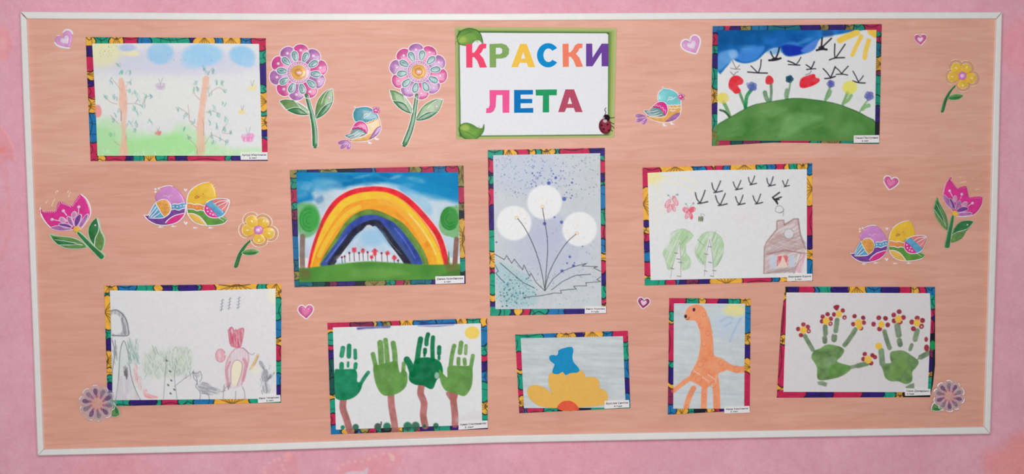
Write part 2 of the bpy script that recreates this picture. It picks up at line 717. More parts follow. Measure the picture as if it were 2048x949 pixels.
rail([(41.5, 23), (540, 26.3), (1000, 26.5), (1500, 24.2), (2003.5, 24)], [(55.2, 37.5), (540, 41), (1000, 41.3), (1500, 38.4), (1992, 37.4)])
rail([(40.2, 25), (46.2, 200), (63, 600), (75, 912)], [(53.4, 39.4), (60, 200), (75.5, 600), (87, 899.7)])
rail([(2004.4, 25), (1999.5, 220), (1995, 425), (1980.5, 868.5)], [(1993, 38.4), (1987, 220), (1982, 425), (1969, 854.3)])
rail([(75.6, 912.2), (500, 903), (1000, 886.5), (1500, 877), (1980, 868.7)], [(87.6, 900), (500, 889), (1000, 872), (1500, 862.8), (1968.6, 854.8)])
# ---------------------------------------------------------------- the drawings: patterned backing sheet, paper, name slip
PAL = {'G': (18, 152, 122), 'B': (22, 112, 168), 'Y': (232, 172, 62), 'R': (192, 34, 80), 'N': (46, 22, 112), 'K': (18, 26, 36),
       'O': (152, 140, 72), 'M': (128, 36, 76), 'T': (12, 108, 128), 'D': (12, 78, 72)}


def segs(start, txt):
    out = []
    a = start
    for tok in txt.split():
        k, b = tok[0], float(tok[1:])
        out.append((a, b, k))
        a = b
    return out


def border(c, O, I, top, right, bottom, left, dull=0.0):
    """the stained-glass print: coloured petals with dark outlines along each side (positions read off the board)"""
    k = c.t.k
    rnd = random.Random(int(O[0][0] * 7 + O[0][1]))
    ctr = np.mean(np.array(O, float), 0)
    def side(A, B, a, b, axis, lst, start):
        A, B, a, b = [np.array(q, float) for q in (A, B, a, b)]
        nrm = np.array([0, 1.0]) if axis == 0 else np.array([1.0, 0])
        def on(p, q, s):
            t = (s - p[axis]) / (q[axis] - p[axis])
            return p + (q - p) * t
        inw = np.sign((a - A)[1 - axis])
        lst_all = segs(start, lst)
        for s0, s1, kk in segs(start, lst):
            colr = np.array(PAL[kk], float)
            if dull:
                colr = colr * (1 - dull) + np.array([60, 70, 80]) * dull
            p0, p1, q1, q0 = on(A, B, s0), on(A, B, s1), on(a, b, s1), on(a, b, s0)
            q0 = q0 + nrm * inw * 14
            q1 = q1 + nrm * inw * 14
            p0 = p0 - nrm * inw * 6
            p1 = p1 - nrm * inw * 6
            c.poly([p0, p1, q1, q0], colr, 1, .8, False, var=(.1, 6))
        for s0, s1, kk in segs(start, lst):
            sl = rnd.uniform(-9, 9)
            dk = (12, 14, 26)
            p1 = on(A, B, s1 + sl) - nrm * inw * 6
            q1 = on(a, b, s1 - sl) + nrm * inw * 14
            along = np.array([1.0, 0]) if axis == 0 else np.array([0, 1.0])
            bulge = rnd.choice((-1, 1, 1)) * rnd.uniform(5, 20)
            md = (p1 + q1) / 2 + along * bulge
            nx = [z for z in lst_all if abs(z[0] - s1) < 1e-6]
            fk = kk if bulge > 0 or not nx else nx[0][2]
            fc = np.array(PAL[fk], float)
            if dull:
                fc = fc * (1 - dull) + np.array([60, 70, 80]) * dull
            if abs(bulge) > 6 and s1 < lst_all[-1][1] - 1:
                c.poly([p1, (p1 * 2 + md * 3) / 5 + along * bulge * .3, md, (q1 * 2 + md * 3) / 5 + along * bulge * .3, q1], fc, 1, .8, True)
            c.stroke([p1, md, q1], 6.5, dk, .92, 1.0)
            w = s1 - s0
            if kk in 'YO' and w > 55:
                m = on(A, B, (s0 + s1) / 2 + rnd.uniform(-8, 8))
                for j in range(3 + int(w / 60)):
                    e = on(a, b, s0 + w * (j + .5) / (3 + int(w / 60))) + nrm * inw * 12
                    c.stroke([m - nrm * inw * 4, e], 4, (80, 50, 20), .8, .9, False)
            elif w > 45 and kk not in 'R':
                for j in range(max(1, int(w / 90))):
                    s = s0 + w * rnd.uniform(.25, .75)
                    e1 = on(A, B, s) - nrm * inw * 4
                    e2 = on(a, b, s + rnd.uniform(-22, 22)) + nrm * inw * 12
                    c.stroke([e1, (e1 + e2) / 2 + rnd.uniform(-5, 5), e2], 3.4, (10, 30, 50), .75, .9)
            if rnd.random() < .55 and w > 30:      # a petal edge sweeping along the side
                u0, u1 = s0 + rnd.uniform(0, .2) * w, s1 - rnd.uniform(0, .2) * w
                e1, e2 = on(A, B, u0), on(A, B, u1)
                md = (on(A, B, (u0 + u1) / 2) + on(a, b, (u0 + u1) / 2)) / 2 + nrm * inw * rnd.uniform(-8, 2)
                c.stroke([e1, md, e2], 4.5, (12, 14, 26), .8, .9)
    TL, TR, BR, BL = O
    tl, tr, br, bl = I
    side(TL, BL, tl, bl, 1, left, TL[1])
    side(TR, BR, tr, br, 1, right, TR[1])
    side(BL, BR, bl, br, 0, bottom, BL[0])
    side(TL, TR, tl, tr, 0, top, TL[0])


def poly_edge(a, b, mids=()):
    return [a] + list(mids) + [b]


FT = bpy.data.curves


def lettering(txt, name, material, parent, origin, p0, p1, height, d, bold=0.02):
    """small printed line of text as thin mesh letters from p0 towards p1 (pixels)"""
    cu = bpy.data.curves.new('text', 'FONT')
    cu.body = txt
    cu.resolution_u = 2
    cu.offset = bold
    ob = bpy.data.objects.new('text', cu)
    COL.objects.link(ob)
    bpy.context.view_layer.update()
    me0 = ob.evaluated_get(bpy.context.evaluated_depsgraph_get()).to_mesh()
    co = np.array([v.co[:] for v in me0.vertices])
    fa = [tuple(p.vertices) for p in me0.polygons]
    bpy.data.objects.remove(ob)
    bpy.data.curves.remove(cu)
    x0, x1 = co[:, 0].min(), co[:, 0].max()
    p0, p1 = np.array(p0, float), np.array(p1, float)
    ax = (p1 - p0) / (x1 - x0)
    up = np.array([ax[1], -ax[0]]) / np.hypot(*ax) * height / 0.73
    q = p0 + (co[:, :1] - x0) * ax + co[:, 1:2] * up
    V = P(q[:, 0], q[:, 1], d)
    return new_obj(name, V, fa, material, parent, origin=origin)


ink = mat('black print ink', (52, 52, 58), .7, .1, .02)
slipm = mat('white slip paper', (228, 226, 226), .7, .12, .015, 300)


def artwork(tr, O, I, sides, art, bgc, label, slip, names, out_mid=None, in_mid=None, wavy=.0012, dull=0.0, start=None):
    """O and I: outer and inner corners TL TR BR BL on the crop; sides: the four colour lists"""
    out_mid = out_mid or {}
    in_mid = in_mid or {}
    Op, Ip = tr(O), tr(I)
    bx = (Op[:, 0].min() - 8, Op[:, 1].min() - 8, Op[:, 0].max() + 8, Op[:, 1].max() + 8)
    cm = Canvas(tr, bx, (20, 24, 40))
    cp = Canvas(tr, bx, bgc)
    border(cm, O, I, *sides, dull=dull)
    cp.a += ((fbm(cp.X, cp.Y, 7, 2) - .5) * 5)[..., None]
    art(cp, cm)
    c0 = Op.mean(0)
    org = P(c0[0], c0[1], DB)
    root = thing('framed_drawing', label, 'drawing', org, "children's drawings pinned on the board")
    E = lambda a, b, k, md: [tuple(q) for q in tr([a] + list(md.get(k, ())) + [b])]
    # backing sheet
    g = coons(E(O[0], O[1], 't', out_mid), E(O[1], O[2], 'r', out_mid), E(O[3], O[2], 'b', out_mid), E(O[0], O[3], 'l', out_mid), 1.0)
    h, w = g[0].shape
    u, v = np.meshgrid(np.linspace(0, 1, w), np.linspace(0, 1, h))
    edge = np.minimum(np.minimum(u, 1 - u) * w, np.minimum(v, 1 - v) * h)
    lift = wavy * (vnoise(g[0], g[1], 60, 3)) * np.exp(-edge / 14.0)
    tt = 22
    skip = np.zeros((h - 1, w - 1), bool)
    skip[tt:-tt, tt:-tt] = True
    grid_mesh('backing_sheet', g[0], g[1], DB + .0007 + lift, cm.sample(*g), painted('coloured print', .5, .25, .02), root, org, skip, back=DB + .0001)
    g = coons(E(I[0], I[1], 't', in_mid), E(I[1], I[2], 'r', in_mid), E(I[3], I[2], 'b', in_mid), E(I[0], I[3], 'l', in_mid), 1.0)
    h, w = g[0].shape
    lift = wavy * .5 * vnoise(g[0], g[1], 70, 5)
    lift = DB + .0009 + .0003 + lift + wavy * vnoise(g[0], g[1], 60, 3) * .6
    grid_mesh('drawing_paper', g[0], g[1], lift, cp.sample(*g), painted('painted paper', .8, .05, .025), root, org, back=DB + .0008)
    # name slip
    s = np.array(slip, float)
    ds = DB + .0026 + wavy
    sl = plate('name_label', s, slipm, root, org, DB + .001, ds)
    a, b, c_, d_ = s
    hh = (d_ - a)[1]
    f = lambda u_, v_: (a * (1 - u_) + b * u_) * (1 - v_) + (d_ * (1 - u_) + c_ * u_) * v_
    n0, n1, l1 = names
    if len(n0) < 14:
        e0, e1 = .06, .94
    else:
        e0, e1 = .05, .95
    o1 = lettering(n0, 'lettering', ink, sl, org, f(e0, .46), f(e1, .46), hh * .26, ds + .0001, .018)
    o2 = lettering(n1, 'lettering', ink, sl, org, f(l1[0], .86), f(l1[1], .86), hh * .24, ds + .0001, .018)
    return root, org
# ---------------------------------------------------------------- the ten drawings
GY = (120, 140, 140)


def tree_leaves(c, spots, cols, n=5):
    for x, y, s in spots:
        for _ in range(n):
            dx, dy = random.gauss(0, s * .5), random.gauss(0, s * .5)
            t = math.radians(random.uniform(40, 130))
            q = random.uniform(8, 16)
            c.stroke([(x + dx - q * math.cos(t), y + dy - q * math.sin(t)), (x + dx + 3, y + dy), (x + dx + q * math.cos(t) * .6, y + dy + q * math.sin(t))],
                     random.uniform(5, 10), random.choice(cols), random.uniform(.3, .62), 1.2, tex=('w', .5, 4))


def art_spring(c, m):
    c.blob(640, 230, 640, 90, (205, 205, 226), .75, 1.0)
    c.blob(500, 470, 500, 150, (226, 228, 224), .6, .9)
    c.blob(160, 160, 130, 100, (232, 228, 170), .85, .8, tex=('w', .4, 20))
    c.blob(360, 165, 60, 20, (236, 228, 180), .8, .6)
    c.blob(330, 125, 60, 25, (176, 190, 228), .8, .7)
    c.blob(565, 165, 92, 76, (150, 200, 235), .85, .45, tex=('w', .3, 20))
    c.blob(860, 175, 140, 80, (150, 203, 238), .85, .45, tex=('w', .3, 20))
    c.blob(790, 225, 80, 50, (165, 208, 236), .6, .6)
    c.blob(1140, 180, 92, 68, (150, 200, 235), .9, .4, 12, tex=('w', .3, 20))
    c.blob(1180, 235, 50, 30, (165, 205, 235), .7, .5)
    c.poly([(110, 660), (200, 620), (330, 690), (480, 720), (620, 720), (700, 660), (790, 690), (900, 760), (1000, 820), (1130, 840), (1290, 835), (1290, 900), (100, 900)], (186, 226, 176), .85, 16, tex=('w', .3, 25))
    c.poly([(300, 780), (450, 760), (600, 740), (720, 730), (800, 800), (870, 840), (780, 885), (300, 885)], (163, 224, 150), .85, 14, tex=('w', .3, 25))
    c.poly([(118, 700), (180, 680), (250, 740), (270, 885), (118, 885)], (172, 222, 160), .8, 12)
    for x in range(880, 1280, 12):
        c.stroke([(x, 880), (x + 4, 835 + random.uniform(-15, 15))], 7, (190, 226, 178), .6, 1.5, False)
    c.scrib(40, (130, 850, 1270, 885), (225, 235, 215), (15, 30), 4, (70, 110), .7)
    tr_ = (234, 184, 160)
    c.poly([(270, 350), (300, 340), (318, 400), (330, 500), (332, 560), (322, 700), (330, 800), (342, 880), (275, 880), (292, 760), (288, 600), (272, 520), (276, 430)], tr_, .85, 1.6, tex=('w', .35, 12))
    c.poly([(866, 332), (908, 330), (902, 400), (888, 470), (880, 560), (872, 700), (878, 800), (870, 875), (815, 880), (822, 760), (818, 690), (836, 560), (848, 460), (858, 400)], tr_, .85, 1.6, tex=('w', .35, 12))
    for s in [[(220, 335), (270, 400), (282, 420)], [(165, 455), (210, 505), (262, 522)], [(215, 600), (250, 640), (270, 660)], [(240, 780), (260, 800), (285, 812)], [(440, 540), (400, 520), (330, 520)],
              [(800, 400), (805, 450), (845, 495)], [(700, 550), (760, 590), (770, 640), (820, 690)], [(1020, 440), (980, 405), (930, 430), (900, 470)], [(980, 590), (930, 570), (885, 580)],
              [(1030, 790), (930, 740), (880, 800)], [(760, 760), (800, 800), (825, 830)], [(1030, 660), (1000, 720), (1060, 730)], [(760, 530), (770, 620)], [(455, 540), (460, 480), (500, 460)]]:
        c.stroke(s, 4, (190, 150, 140), .75, 1.2)
    cols = [(96, 184, 160), (120, 166, 160), (84, 170, 158), (130, 156, 160), (120, 180, 150)]
    tree_leaves(c, [(280, 250, 18), (290, 300, 16), (350, 300, 18), (345, 370, 20), (220, 370, 22), (240, 470, 25), (180, 470, 15), (260, 570, 20), (355, 440, 20), (390, 450, 18), (410, 500, 20), (440, 520, 18), (465, 470, 16), (495, 470, 14),
                    (380, 550, 16), (350, 650, 18), (410, 590, 22), (400, 660, 22), (380, 700, 20), (490, 640, 16), (220, 740, 18), (230, 630, 20)], cols, 4)
    tree_leaves(c, [(870, 270, 15), (890, 300, 15), (935, 290, 16), (810, 370, 20), (800, 430, 18), (830, 420, 14), (960, 380, 14), (1000, 370, 14), (920, 440, 20), (1015, 430, 12), (700, 560, 18), (730, 600, 20), (790, 650, 22),
                    (1000, 520, 18), (940, 550, 18), (910, 590, 18), (970, 590, 18), (915, 650, 18), (1030, 640, 20), (965, 680, 18), (1015, 700, 18), (920, 740, 20), (990, 760, 22), (1030, 790, 14), (935, 790, 16), (730, 700, 14), (1055, 720, 12), (770, 760, 14)], cols, 4)
    for x, y, r, col in [(565, 395, 38, (196, 176, 200)), (548, 725, 26, (226, 120, 120)), (1180, 755, 48, (232, 130, 190)), (1210, 405, 34, (236, 220, 150)), (1140, 575, 30, (238, 214, 140))]:
        for dx, dy in ((-.45, -.1), (.45, -.2), (-.3, .3), (.35, .3)):
            c.blob(x + dx * r, y + dy * r, r * .5, r * .42, col, .8, .4, tex=('p', 100, 1.6, .75))
        c.stroke([(x, y - r * .3), (x - r * .3, y - r * 1.4)], 3, (140, 140, 150), .7)
        c.stroke([(x, y - r * .3), (x + r * .4, y - r * 1.5)], 4, (140, 140, 150), .7)
    for q in (c, m):
        q.poly([(108, 535), (135, 530), (152, 565), (148, 600), (130, 615), (108, 605)], (238, 145, 140), .85, 2)
    for x0, x1 in ((272, 335), (815, 890)):
        for _ in range(26):
            x, y = random.uniform(x0, x1), random.uniform(360, 870)
            if x0 > 800:
                x += (870 - y) * .06
            c.stroke([(x, y), (x + random.uniform(-4, 4), y + random.uniform(15, 45))], random.uniform(3, 7), random.choice([(226, 170, 150), (240, 206, 186), (200, 140, 140)]), .4, 1.5)
    c.speck(25, (120, 110, 280, 200), (120, 110, 90), (2, 4), .6)
    c.speck(12, (500, 100, 1000, 240), (70, 110, 150), (2, 4), .6)
    c.stroke([(290, 575), (288, 640)], 4, (90, 60, 50), .6)
    c.stroke([(868, 650), (872, 740)], 3, (90, 70, 60), .5)
    c.stroke([(825, 840), (825, 875)], 3, (90, 70, 60), .5)


def bird_v(c, pts, w=7, col=(38, 40, 48), a=.95):
    for p in pts:
        c.stroke(p, w, col, a, 1.0)


def art_hill(c, m):
    for q in (c, ):
        q.poly([(90, 60), (1120, 60), (1030, 95), (960, 108), (880, 122), (830, 150), (800, 210), (745, 240), (690, 255), (640, 262), (590, 262), (556, 230), (545, 205), (490, 208), (440, 238), (385, 290), (330, 312), (280, 316), (230, 303), (200, 285), (175, 320), (150, 350), (95, 380)],
               (44, 124, 200), 1, 3, var=(1.0, 45, (14, 84, 158)))
    for _ in range(22):
        x, y = random.uniform(120, 760), random.uniform(90, 230)
        c.blob(x, y, random.uniform(30, 80), random.uniform(10, 26), random.choice([(90, 160, 224), (20, 80, 150), (40, 110, 200)]), .45, .9, random.uniform(-25, 10), tex=('w', .6, 12))
    c.poly([(90, 66), (560, 66), (470, 130), (330, 180), (200, 185), (90, 210)], (18, 88, 150), .85, 14, tex=('w', .5, 40), var=(.2, 20))
    c.poly([(95, 250), (180, 220), (240, 240), (210, 285), (160, 330), (95, 370)], (110, 168, 224), .9, 6, tex=('w', .5, 30))
    c.poly([(230, 250), (330, 210), (430, 190), (420, 240), (360, 295), (290, 310), (240, 290)], (70, 138, 218), .85, 5)
    c.poly([(560, 195), (620, 180), (720, 205), (710, 240), (650, 262), (595, 258)], (26, 48, 168), .95, 4, tex=('w', .3, 12))
    c.poly([(700, 220), (820, 140), (800, 210), (745, 240)], (96, 140, 224), .8, 4)
    c.poly([(860, 75), (930, 75), (930, 118), (860, 118)], (30, 70, 130), .6, 6)
    c.poly([(170, 225), (230, 220), (235, 275), (190, 280)], (168, 200, 236), .6, 5, tex=('w', .5, 15))
    for p, w in (([(985, 148), (1040, 120), (1110, 92)], 46), ([(1075, 255), (1100, 200), (1140, 120)], 30), ([(1165, 275), (1175, 220), (1195, 150)], 34), ([(1210, 90), (1245, 110)], 44)):
        c.stroke(p, w, (246, 198, 82), .95, 1.5, tex=('w', .25, 14), taper=False)
    c.poly([(1180, 72), (1252, 72), (1250, 130), (1215, 100)], (244, 190, 80), .95, 1.5)
    ink2 = (36, 38, 46)
    B = [[(855, 130), (850, 190)], [(922, 135), (870, 185), (850, 205)], [(815, 222), (850, 212), (888, 216)], [(948, 175), (945, 240), (948, 275)], [(1022, 178), (980, 240), (955, 275)], [(908, 292), (950, 278), (1018, 275)],
         [(478, 230), (490, 260), (510, 285)], [(542, 205), (530, 250), (512, 285)], [(468, 295), (510, 292), (552, 280)], [(335, 335), (360, 360), (385, 385)], [(410, 290), (405, 340), (390, 385)], [(312, 380), (380, 386), (455, 388)],
         [(605, 300), (640, 312), (660, 325)], [(700, 272), (685, 300), (665, 325)], [(608, 325), (650, 328), (692, 330)], [(738, 328), (760, 342), (775, 355)], [(798, 305), (785, 335), (772, 358)], [(742, 362), (775, 358), (808, 356)],
         [(862, 355), (890, 385), (915, 420)], [(950, 340), (935, 380), (915, 425)], [(875, 428), (910, 425), (950, 412)], [(950, 345), (975, 365), (995, 390)], [(1045, 338), (1015, 370), (998, 392)], [(958, 398), (1000, 396), (1040, 402)],
         [(1080, 375), (1100, 410), (1118, 450)], [(1155, 408), (1140, 430), (1120, 452)], [(1078, 445), (1120, 458), (1168, 460)]]
    wd_ = [12, 11, 15, 9, 9, 9, 9, 12, 15, 7, 8, 9, 9, 7, 8, 8, 9, 8, 8, 9, 10, 7, 8, 8, 7, 7, 9]
    for b, w in zip(B, wd_):
        c.stroke(b, w, ink2, .96, 1.1)
    c.blob(850, 205, 22, 16, ink2, .9, .3)
    c.blob(515, 285, 30, 10, ink2, .9, .3)
    for b in ([(200, 295), (212, 325), (228, 355)], [(252, 330), (235, 350)], [(188, 352), (215, 358), (255, 360)], [(185, 378), (200, 395), (210, 405)], [(242, 378), (225, 385), (212, 400)], [(735, 400), (760, 392)], [(775, 372), (765, 390)]):
        c.stroke(b, 7, (120, 122, 130), .8, 1.1)
    gs = (92, 140, 96)
    for p, w, col in (([(135, 600), (160, 650), (182, 710)], 26, (92, 150, 80)), ([(110, 658), (145, 670), (178, 705)], 16, (40, 80, 50)), ([(255, 535), (275, 590), (298, 645)], 20, (86, 140, 90)), ([(335, 515), (305, 560), (295, 640)], 26, (22, 128, 62)),
                      ([(482, 470), (484, 530), (478, 600)], 20, (90, 130, 95)), ([(437, 530), (448, 570), (468, 600)], 32, (92, 138, 96)), ([(622, 465), (612, 520), (600, 578)], 14, (110, 150, 105)), ([(598, 512), (590, 550), (598, 580)], 26, (110, 150, 110)),
                      ([(915, 490), (890, 540), (876, 592)], 14, (96, 150, 96)), ([(915, 520), (905, 550), (880, 580)], 24, (120, 165, 115)), ([(1045, 520), (1025, 570), (1005, 620)], 20, (110, 165, 95)), ([(1068, 550), (1045, 585), (1010, 610)], 24, (130, 175, 110)),
                      ([(1185, 590), (1155, 630), (1128, 675)], 12, (110, 160, 100)), ([(1195, 625), (1165, 635), (1150, 650)], 30, (130, 180, 120))):
        c.stroke(p, w, col, .88, 1.3, tex=('w', .3, 8))
    c.poly([(205, 410), (245, 408), (280, 440), (270, 470), (240, 480), (262, 520), (225, 540), (200, 520), (172, 490), (178, 440)], (222, 40, 52), .95, 1.6, tex=('w', .25, 12))
    c.poly([(445, 420), (470, 405), (495, 425), (500, 455), (480, 470), (445, 465)], (214, 48, 56), .95, 1.4, tex=('w', .25, 12))
    c.poly([(700, 430), (750, 405), (798, 395), (808, 420), (835, 430), (830, 455), (775, 485), (715, 498), (690, 480)], (222, 36, 50), .96, 1.6, tex=('w', .25, 12))
    for x, y, r, col in ((345, 487, 36, (86, 100, 170)), (918, 467, 30, (86, 90, 165)), (1198, 555, 36, (100, 104, 178)), (617, 432, 30, (22, 66, 92))):
        for t in range(5):
            c.blob(x + r * .5 * math.cos(t * 1.26 + x), y + r * .5 * math.sin(t * 1.26 + x), r * .52, r * .5, col, .85, .35, tex=('w', .4, 6))
    c.blob(312, 470, 12, 14, (110, 120, 180), .5, .5)
    c.blob(1058, 492, 54, 50, (228, 222, 106), .95, .2, tex=('w', .25, 14))
    c.blob(1040, 540, 14, 20, (160, 180, 90), .5, .6)
    for q in (c, m):
        q.blob(130, 570, 44, 40, (226, 208, 96), .9, .3, tex=('w', .3, 14))
    H = [(60, 800), (110, 752), (180, 712), (260, 665), (340, 625), (450, 602), (560, 585), (640, 572), (760, 578), (900, 598), (1010, 628), (1110, 665), (1190, 710), (1245, 745), (1245, 890), (60, 890)]
    c.poly(H, (66, 122, 58), 1, 1.5, var=(1.0, 50, (104, 150, 84)))
    for _ in range(26):
        x, y = random.uniform(150, 1150), random.uniform(660, 860)
        t = random.uniform(-.7, .1)
        q = random.uniform(20, 60)
        c.stroke([(x - q, y - q * t), (x, y + random.uniform(-6, 6)), (x + q, y + q * t)], random.uniform(10, 26), random.choice([(122, 168, 108), (70, 128, 62), (96, 150, 84)]), .35, 3.5, tex=('w', .7, 9))
    c.poly([(80, 800), (200, 720), (300, 800), (200, 860), (90, 880)], (102, 150, 88), .6, 10, tex=('w', .6, 25))
    c.poly([(620, 690), (800, 690), (860, 715), (740, 770), (640, 830), (540, 860), (560, 780)], (120, 172, 108), .75, 10, tex=('w', .6, 25))
    c.poly([(430, 660), (560, 640), (540, 680), (460, 690)], (110, 160, 96), .6, 8, tex=('w', .6, 15))
    c.poly([(1000, 770), (1120, 740), (1180, 820), (1060, 850)], (100, 158, 88), .6, 9, tex=('w', .6, 20))
    c.poly([(60, 850), (700, 872), (1240, 850), (1240, 895), (60, 900)], (112, 128, 72), .35, 8)
    c.stroke([(95, 760), (180, 714), (340, 627), (450, 603), (640, 573), (760, 579), (900, 599), (1010, 629), (1190, 711), (1245, 748)], 5, (48, 84, 50), .7, 1.1)
    m.poly([(56, 800), (100, 770), (100, 920), (56, 910)], (112, 128, 62), .75, 3, tex=('w', .4, 12))
    m.blob(800, 880, 22, 14, (40, 160, 90), .7, .5)


def art_rainbow(c, m):
    c.poly([(60, 70), (1290, 70), (1290, 700), (60, 700)], (188, 206, 218), 1, 3, var=(.08, 40))
    c.poly([(60, 60), (1290, 60), (1290, 310), (1180, 300), (1050, 290), (950, 240), (840, 190), (720, 170), (600, 175), (480, 190), (420, 210), (300, 200), (200, 230), (210, 290), (140, 310), (60, 320)],
           (24, 136, 190), .96, 9, tex=('w', .25, 60), var=(.7, 70, (10, 104, 164)))
    c.poly([(80, 160), (170, 190), (160, 260), (90, 280)], (90, 160, 200), .7, 8, tex=('w', .5, 20))
    for _ in range(26):
        x = random.uniform(100, 1230)
        y = random.uniform(90, 200) + abs(x - 640) * .12
        c.blob(x, y, random.uniform(30, 80), random.uniform(10, 24), random.choice([(110, 180, 214), (8, 96, 156), (30, 140, 192), (150, 196, 216)]), .45, .9, random.uniform(-20, 20), tex=('w', .7, 12))
    c.poly([(200, 150), (330, 140), (420, 190), (330, 230), (230, 240)], (120, 180, 212), .7, 9, tex=('w', .6, 25))
    c.poly([(220, 290), (270, 260), (280, 300), (240, 320)], (70, 130, 180), .6, 6)
    c.poly([(830, 190), (960, 230), (1060, 320), (1070, 400), (1020, 390), (940, 310), (850, 240)], (74, 160, 210), .75, 8, tex=('w', .5, 25))
    c.poly([(880, 250), (960, 240), (1260, 310), (1260, 340), (1130, 360), (1080, 440)], (196, 212, 222), .6, 12, tex=('w', .4, 25))
    c.blob(640, 570, 170, 110, (150, 190, 220), .85, .6)
    c.blob(620, 700, 260, 60, (222, 222, 226), .9, .5)
    # rainbow, outer band first
    c.poly([(185, 790), (205, 680), (235, 580), (280, 460), (340, 350), (410, 280), (510, 232), (640, 215), (760, 226), (860, 270), (950, 345), (1040, 445), (1110, 540), (1150, 640), (1178, 765), (1025, 765), (1005, 700), (960, 620), (900, 540), (840, 475), (760, 430), (680, 395), (600, 385), (520, 415), (450, 480), (400, 560), (330, 665), (275, 765)], (240, 160, 56), 1, 2, False, var=(.1, 14))
    def arch(pts_l, col, w, a=1, **k):
        c.stroke(pts_l, w, col, a, 1.4, **k)
    R0 = [(185, 790), (205, 680), (235, 580), (280, 460), (340, 350), (410, 280), (510, 232), (640, 215), (760, 226), (860, 270), (950, 345), (1040, 445), (1110, 540), (1150, 640), (1178, 760)]
    arch(R0, (238, 196, 206), 62, .5)
    arch(R0, (222, 46, 56), 40, 1, tex=('w', .15, 10), var=(.14, 12))
    R1 = [(215, 785), (240, 680), (280, 560), (330, 450), (390, 365), (450, 310), (540, 275), (640, 262), (740, 270), (830, 315), (920, 395), (1000, 490), (1060, 590), (1105, 680), (1130, 765)]
    arch(R1, (238, 150, 56), 66, 1, var=(.1, 12))
    arch([(x - 2, y - 2) for x, y in R1], (246, 200, 62), 52, .9, tex=('w', .45, 14))
    R2 = [(225, 790), (270, 660), (330, 550), (400, 440), (480, 370), (570, 330), (660, 320), (760, 340), (850, 400), (940, 500), (1010, 600), (1060, 690), (1080, 765)]
    arch(R2, (242, 158, 52), 64, 1, var=(.12, 12))
    arch([(700, 300), (780, 320), (870, 390), (950, 480), (1010, 580)], (244, 176, 70), 50, .8, tex=('w', .4, 16))
    arch([(250, 700), (300, 600), (370, 490), (450, 400), (540, 345)], (242, 196, 66), 34, .8, tex=('w', .4, 12))
    arch([(905, 395), (980, 480), (1060, 600), (1100, 690)], (248, 222, 150), 12, .7, tex=('w', .6, 10))
    c.poly([(275, 765), (330, 665), (400, 560), (450, 480), (520, 415), (600, 385), (680, 395), (760, 430), (840, 475), (900, 540), (960, 620), (1005, 700), (1025, 760), (905, 775), (870, 720), (780, 600), (680, 468), (580, 480), (450, 600), (335, 765)], (66, 88, 140), 1, 2, False)
    R3 = [(275, 765), (330, 665), (400, 560), (450, 480), (520, 415), (600, 385), (680, 395), (760, 430), (840, 475), (900, 540), (960, 620), (1005, 700), (1025, 760)]
    arch(R3, (98, 140, 66), 46, .95, tex=('w', .2, 12), var=(.2, 14))
    R4 = [(288, 765), (350, 680), (410, 600), (450, 530), (510, 470), (580, 432), (660, 430), (730, 455), (790, 490), (850, 560), (900, 630), (950, 700), (975, 765)]
    arch(R4, (58, 76, 158), 52, .97, tex=('w', .2, 12), var=(.25, 12))
    c.stroke([(300, 745), (380, 640), (450, 550)], 10, (130, 150, 210), .6, 1.5, tex=('w', .6, 8))
    c.stroke([(800, 500), (880, 600), (950, 720)], 8, (120, 140, 205), .6, 1.5, tex=('w', .6, 8))
    R5 = [(335, 765), (390, 680), (450, 600), (510, 525), (580, 480), (640, 462), (680, 468), (730, 530), (780, 600), (830, 665), (870, 720), (905, 775)]
    arch(R5, (44, 44, 58), 46, .97, tex=('w', .15, 10), var=(.3, 9))
    c.poly([(600, 478), (640, 490), (700, 560), (760, 640), (800, 680), (830, 740), (620, 770), (380, 745), (430, 690), (480, 620), (540, 545)], (186, 206, 224), 1, 2, var=(.05, 20))
    c.blob(640, 570, 90, 60, (150, 192, 222), .8, .7)
    c.blob(600, 720, 210, 45, (222, 220, 226), .9, .5)
    c.blob(612, 483, 22, 6, (220, 205, 200), .8, .4)
    c.stroke([(740, 570), (800, 640), (850, 690)], 7, (150, 150, 165), .5, 1.5, tex=('w', .6, 6))
    for x, y0, y1 in ((415, 712, 755), (435, 705, 750), (470, 680, 740), (503, 655, 740), (540, 680, 735), (568, 655, 735), (603, 675, 735), (632, 710, 740), (658, 660, 740), (705, 682, 742), (745, 685, 745), (795, 705, 755), (825, 735, 760)):
        c.stroke([(x, y0), (x + 3, y1)], 5, (46, 60, 60), .85, .9, False)
        c.blob(x, y0, 8, 8, (110, 20, 40), .8, .4)
    for x, y, r in ((505, 658, 19), (568, 666, 16), (655, 668, 20), (655, 690, 14), (632, 710, 14), (748, 682, 17), (798, 716, 18)):
        for t in range(4):
            c.blob(x + r * .55 * math.cos(t * 1.57 + x), y + r * .55 * math.sin(t * 1.57 + x), r * .5, r * .62, (220, 66, 80), .8, .5, x * 7 % 90, tex=('w', .3, 4))
    # trees
    for q in (c, m):
        q.poly([(1140, 400), (1170, 350), (1230, 338), (1268, 350), (1268, 560), (1200, 560), (1150, 540), (1122, 480)], (112, 170, 102), .9, 3, tex=('w', .2, 12)) if q is c else None
    c.blob(1200, 430, 66, 86, (58, 142, 64), .92, .2, tex=('w', .3, 14))
    for r in (30, 50, 66):
        c.stroke(ell(1205, 430, r, r * 1.2)[2:11], 7, (34, 116, 50), .6, 1.5)
    c.poly([(85, 330), (160, 315), (220, 330), (255, 400), (255, 480), (210, 545), (150, 570), (105, 550), (85, 470)], (108, 170, 110), .9, 5, tex=('w', .2, 12))
    c.blob(175, 430, 72, 96, (62, 158, 70), .9, .25, tex=('w', .25, 14))
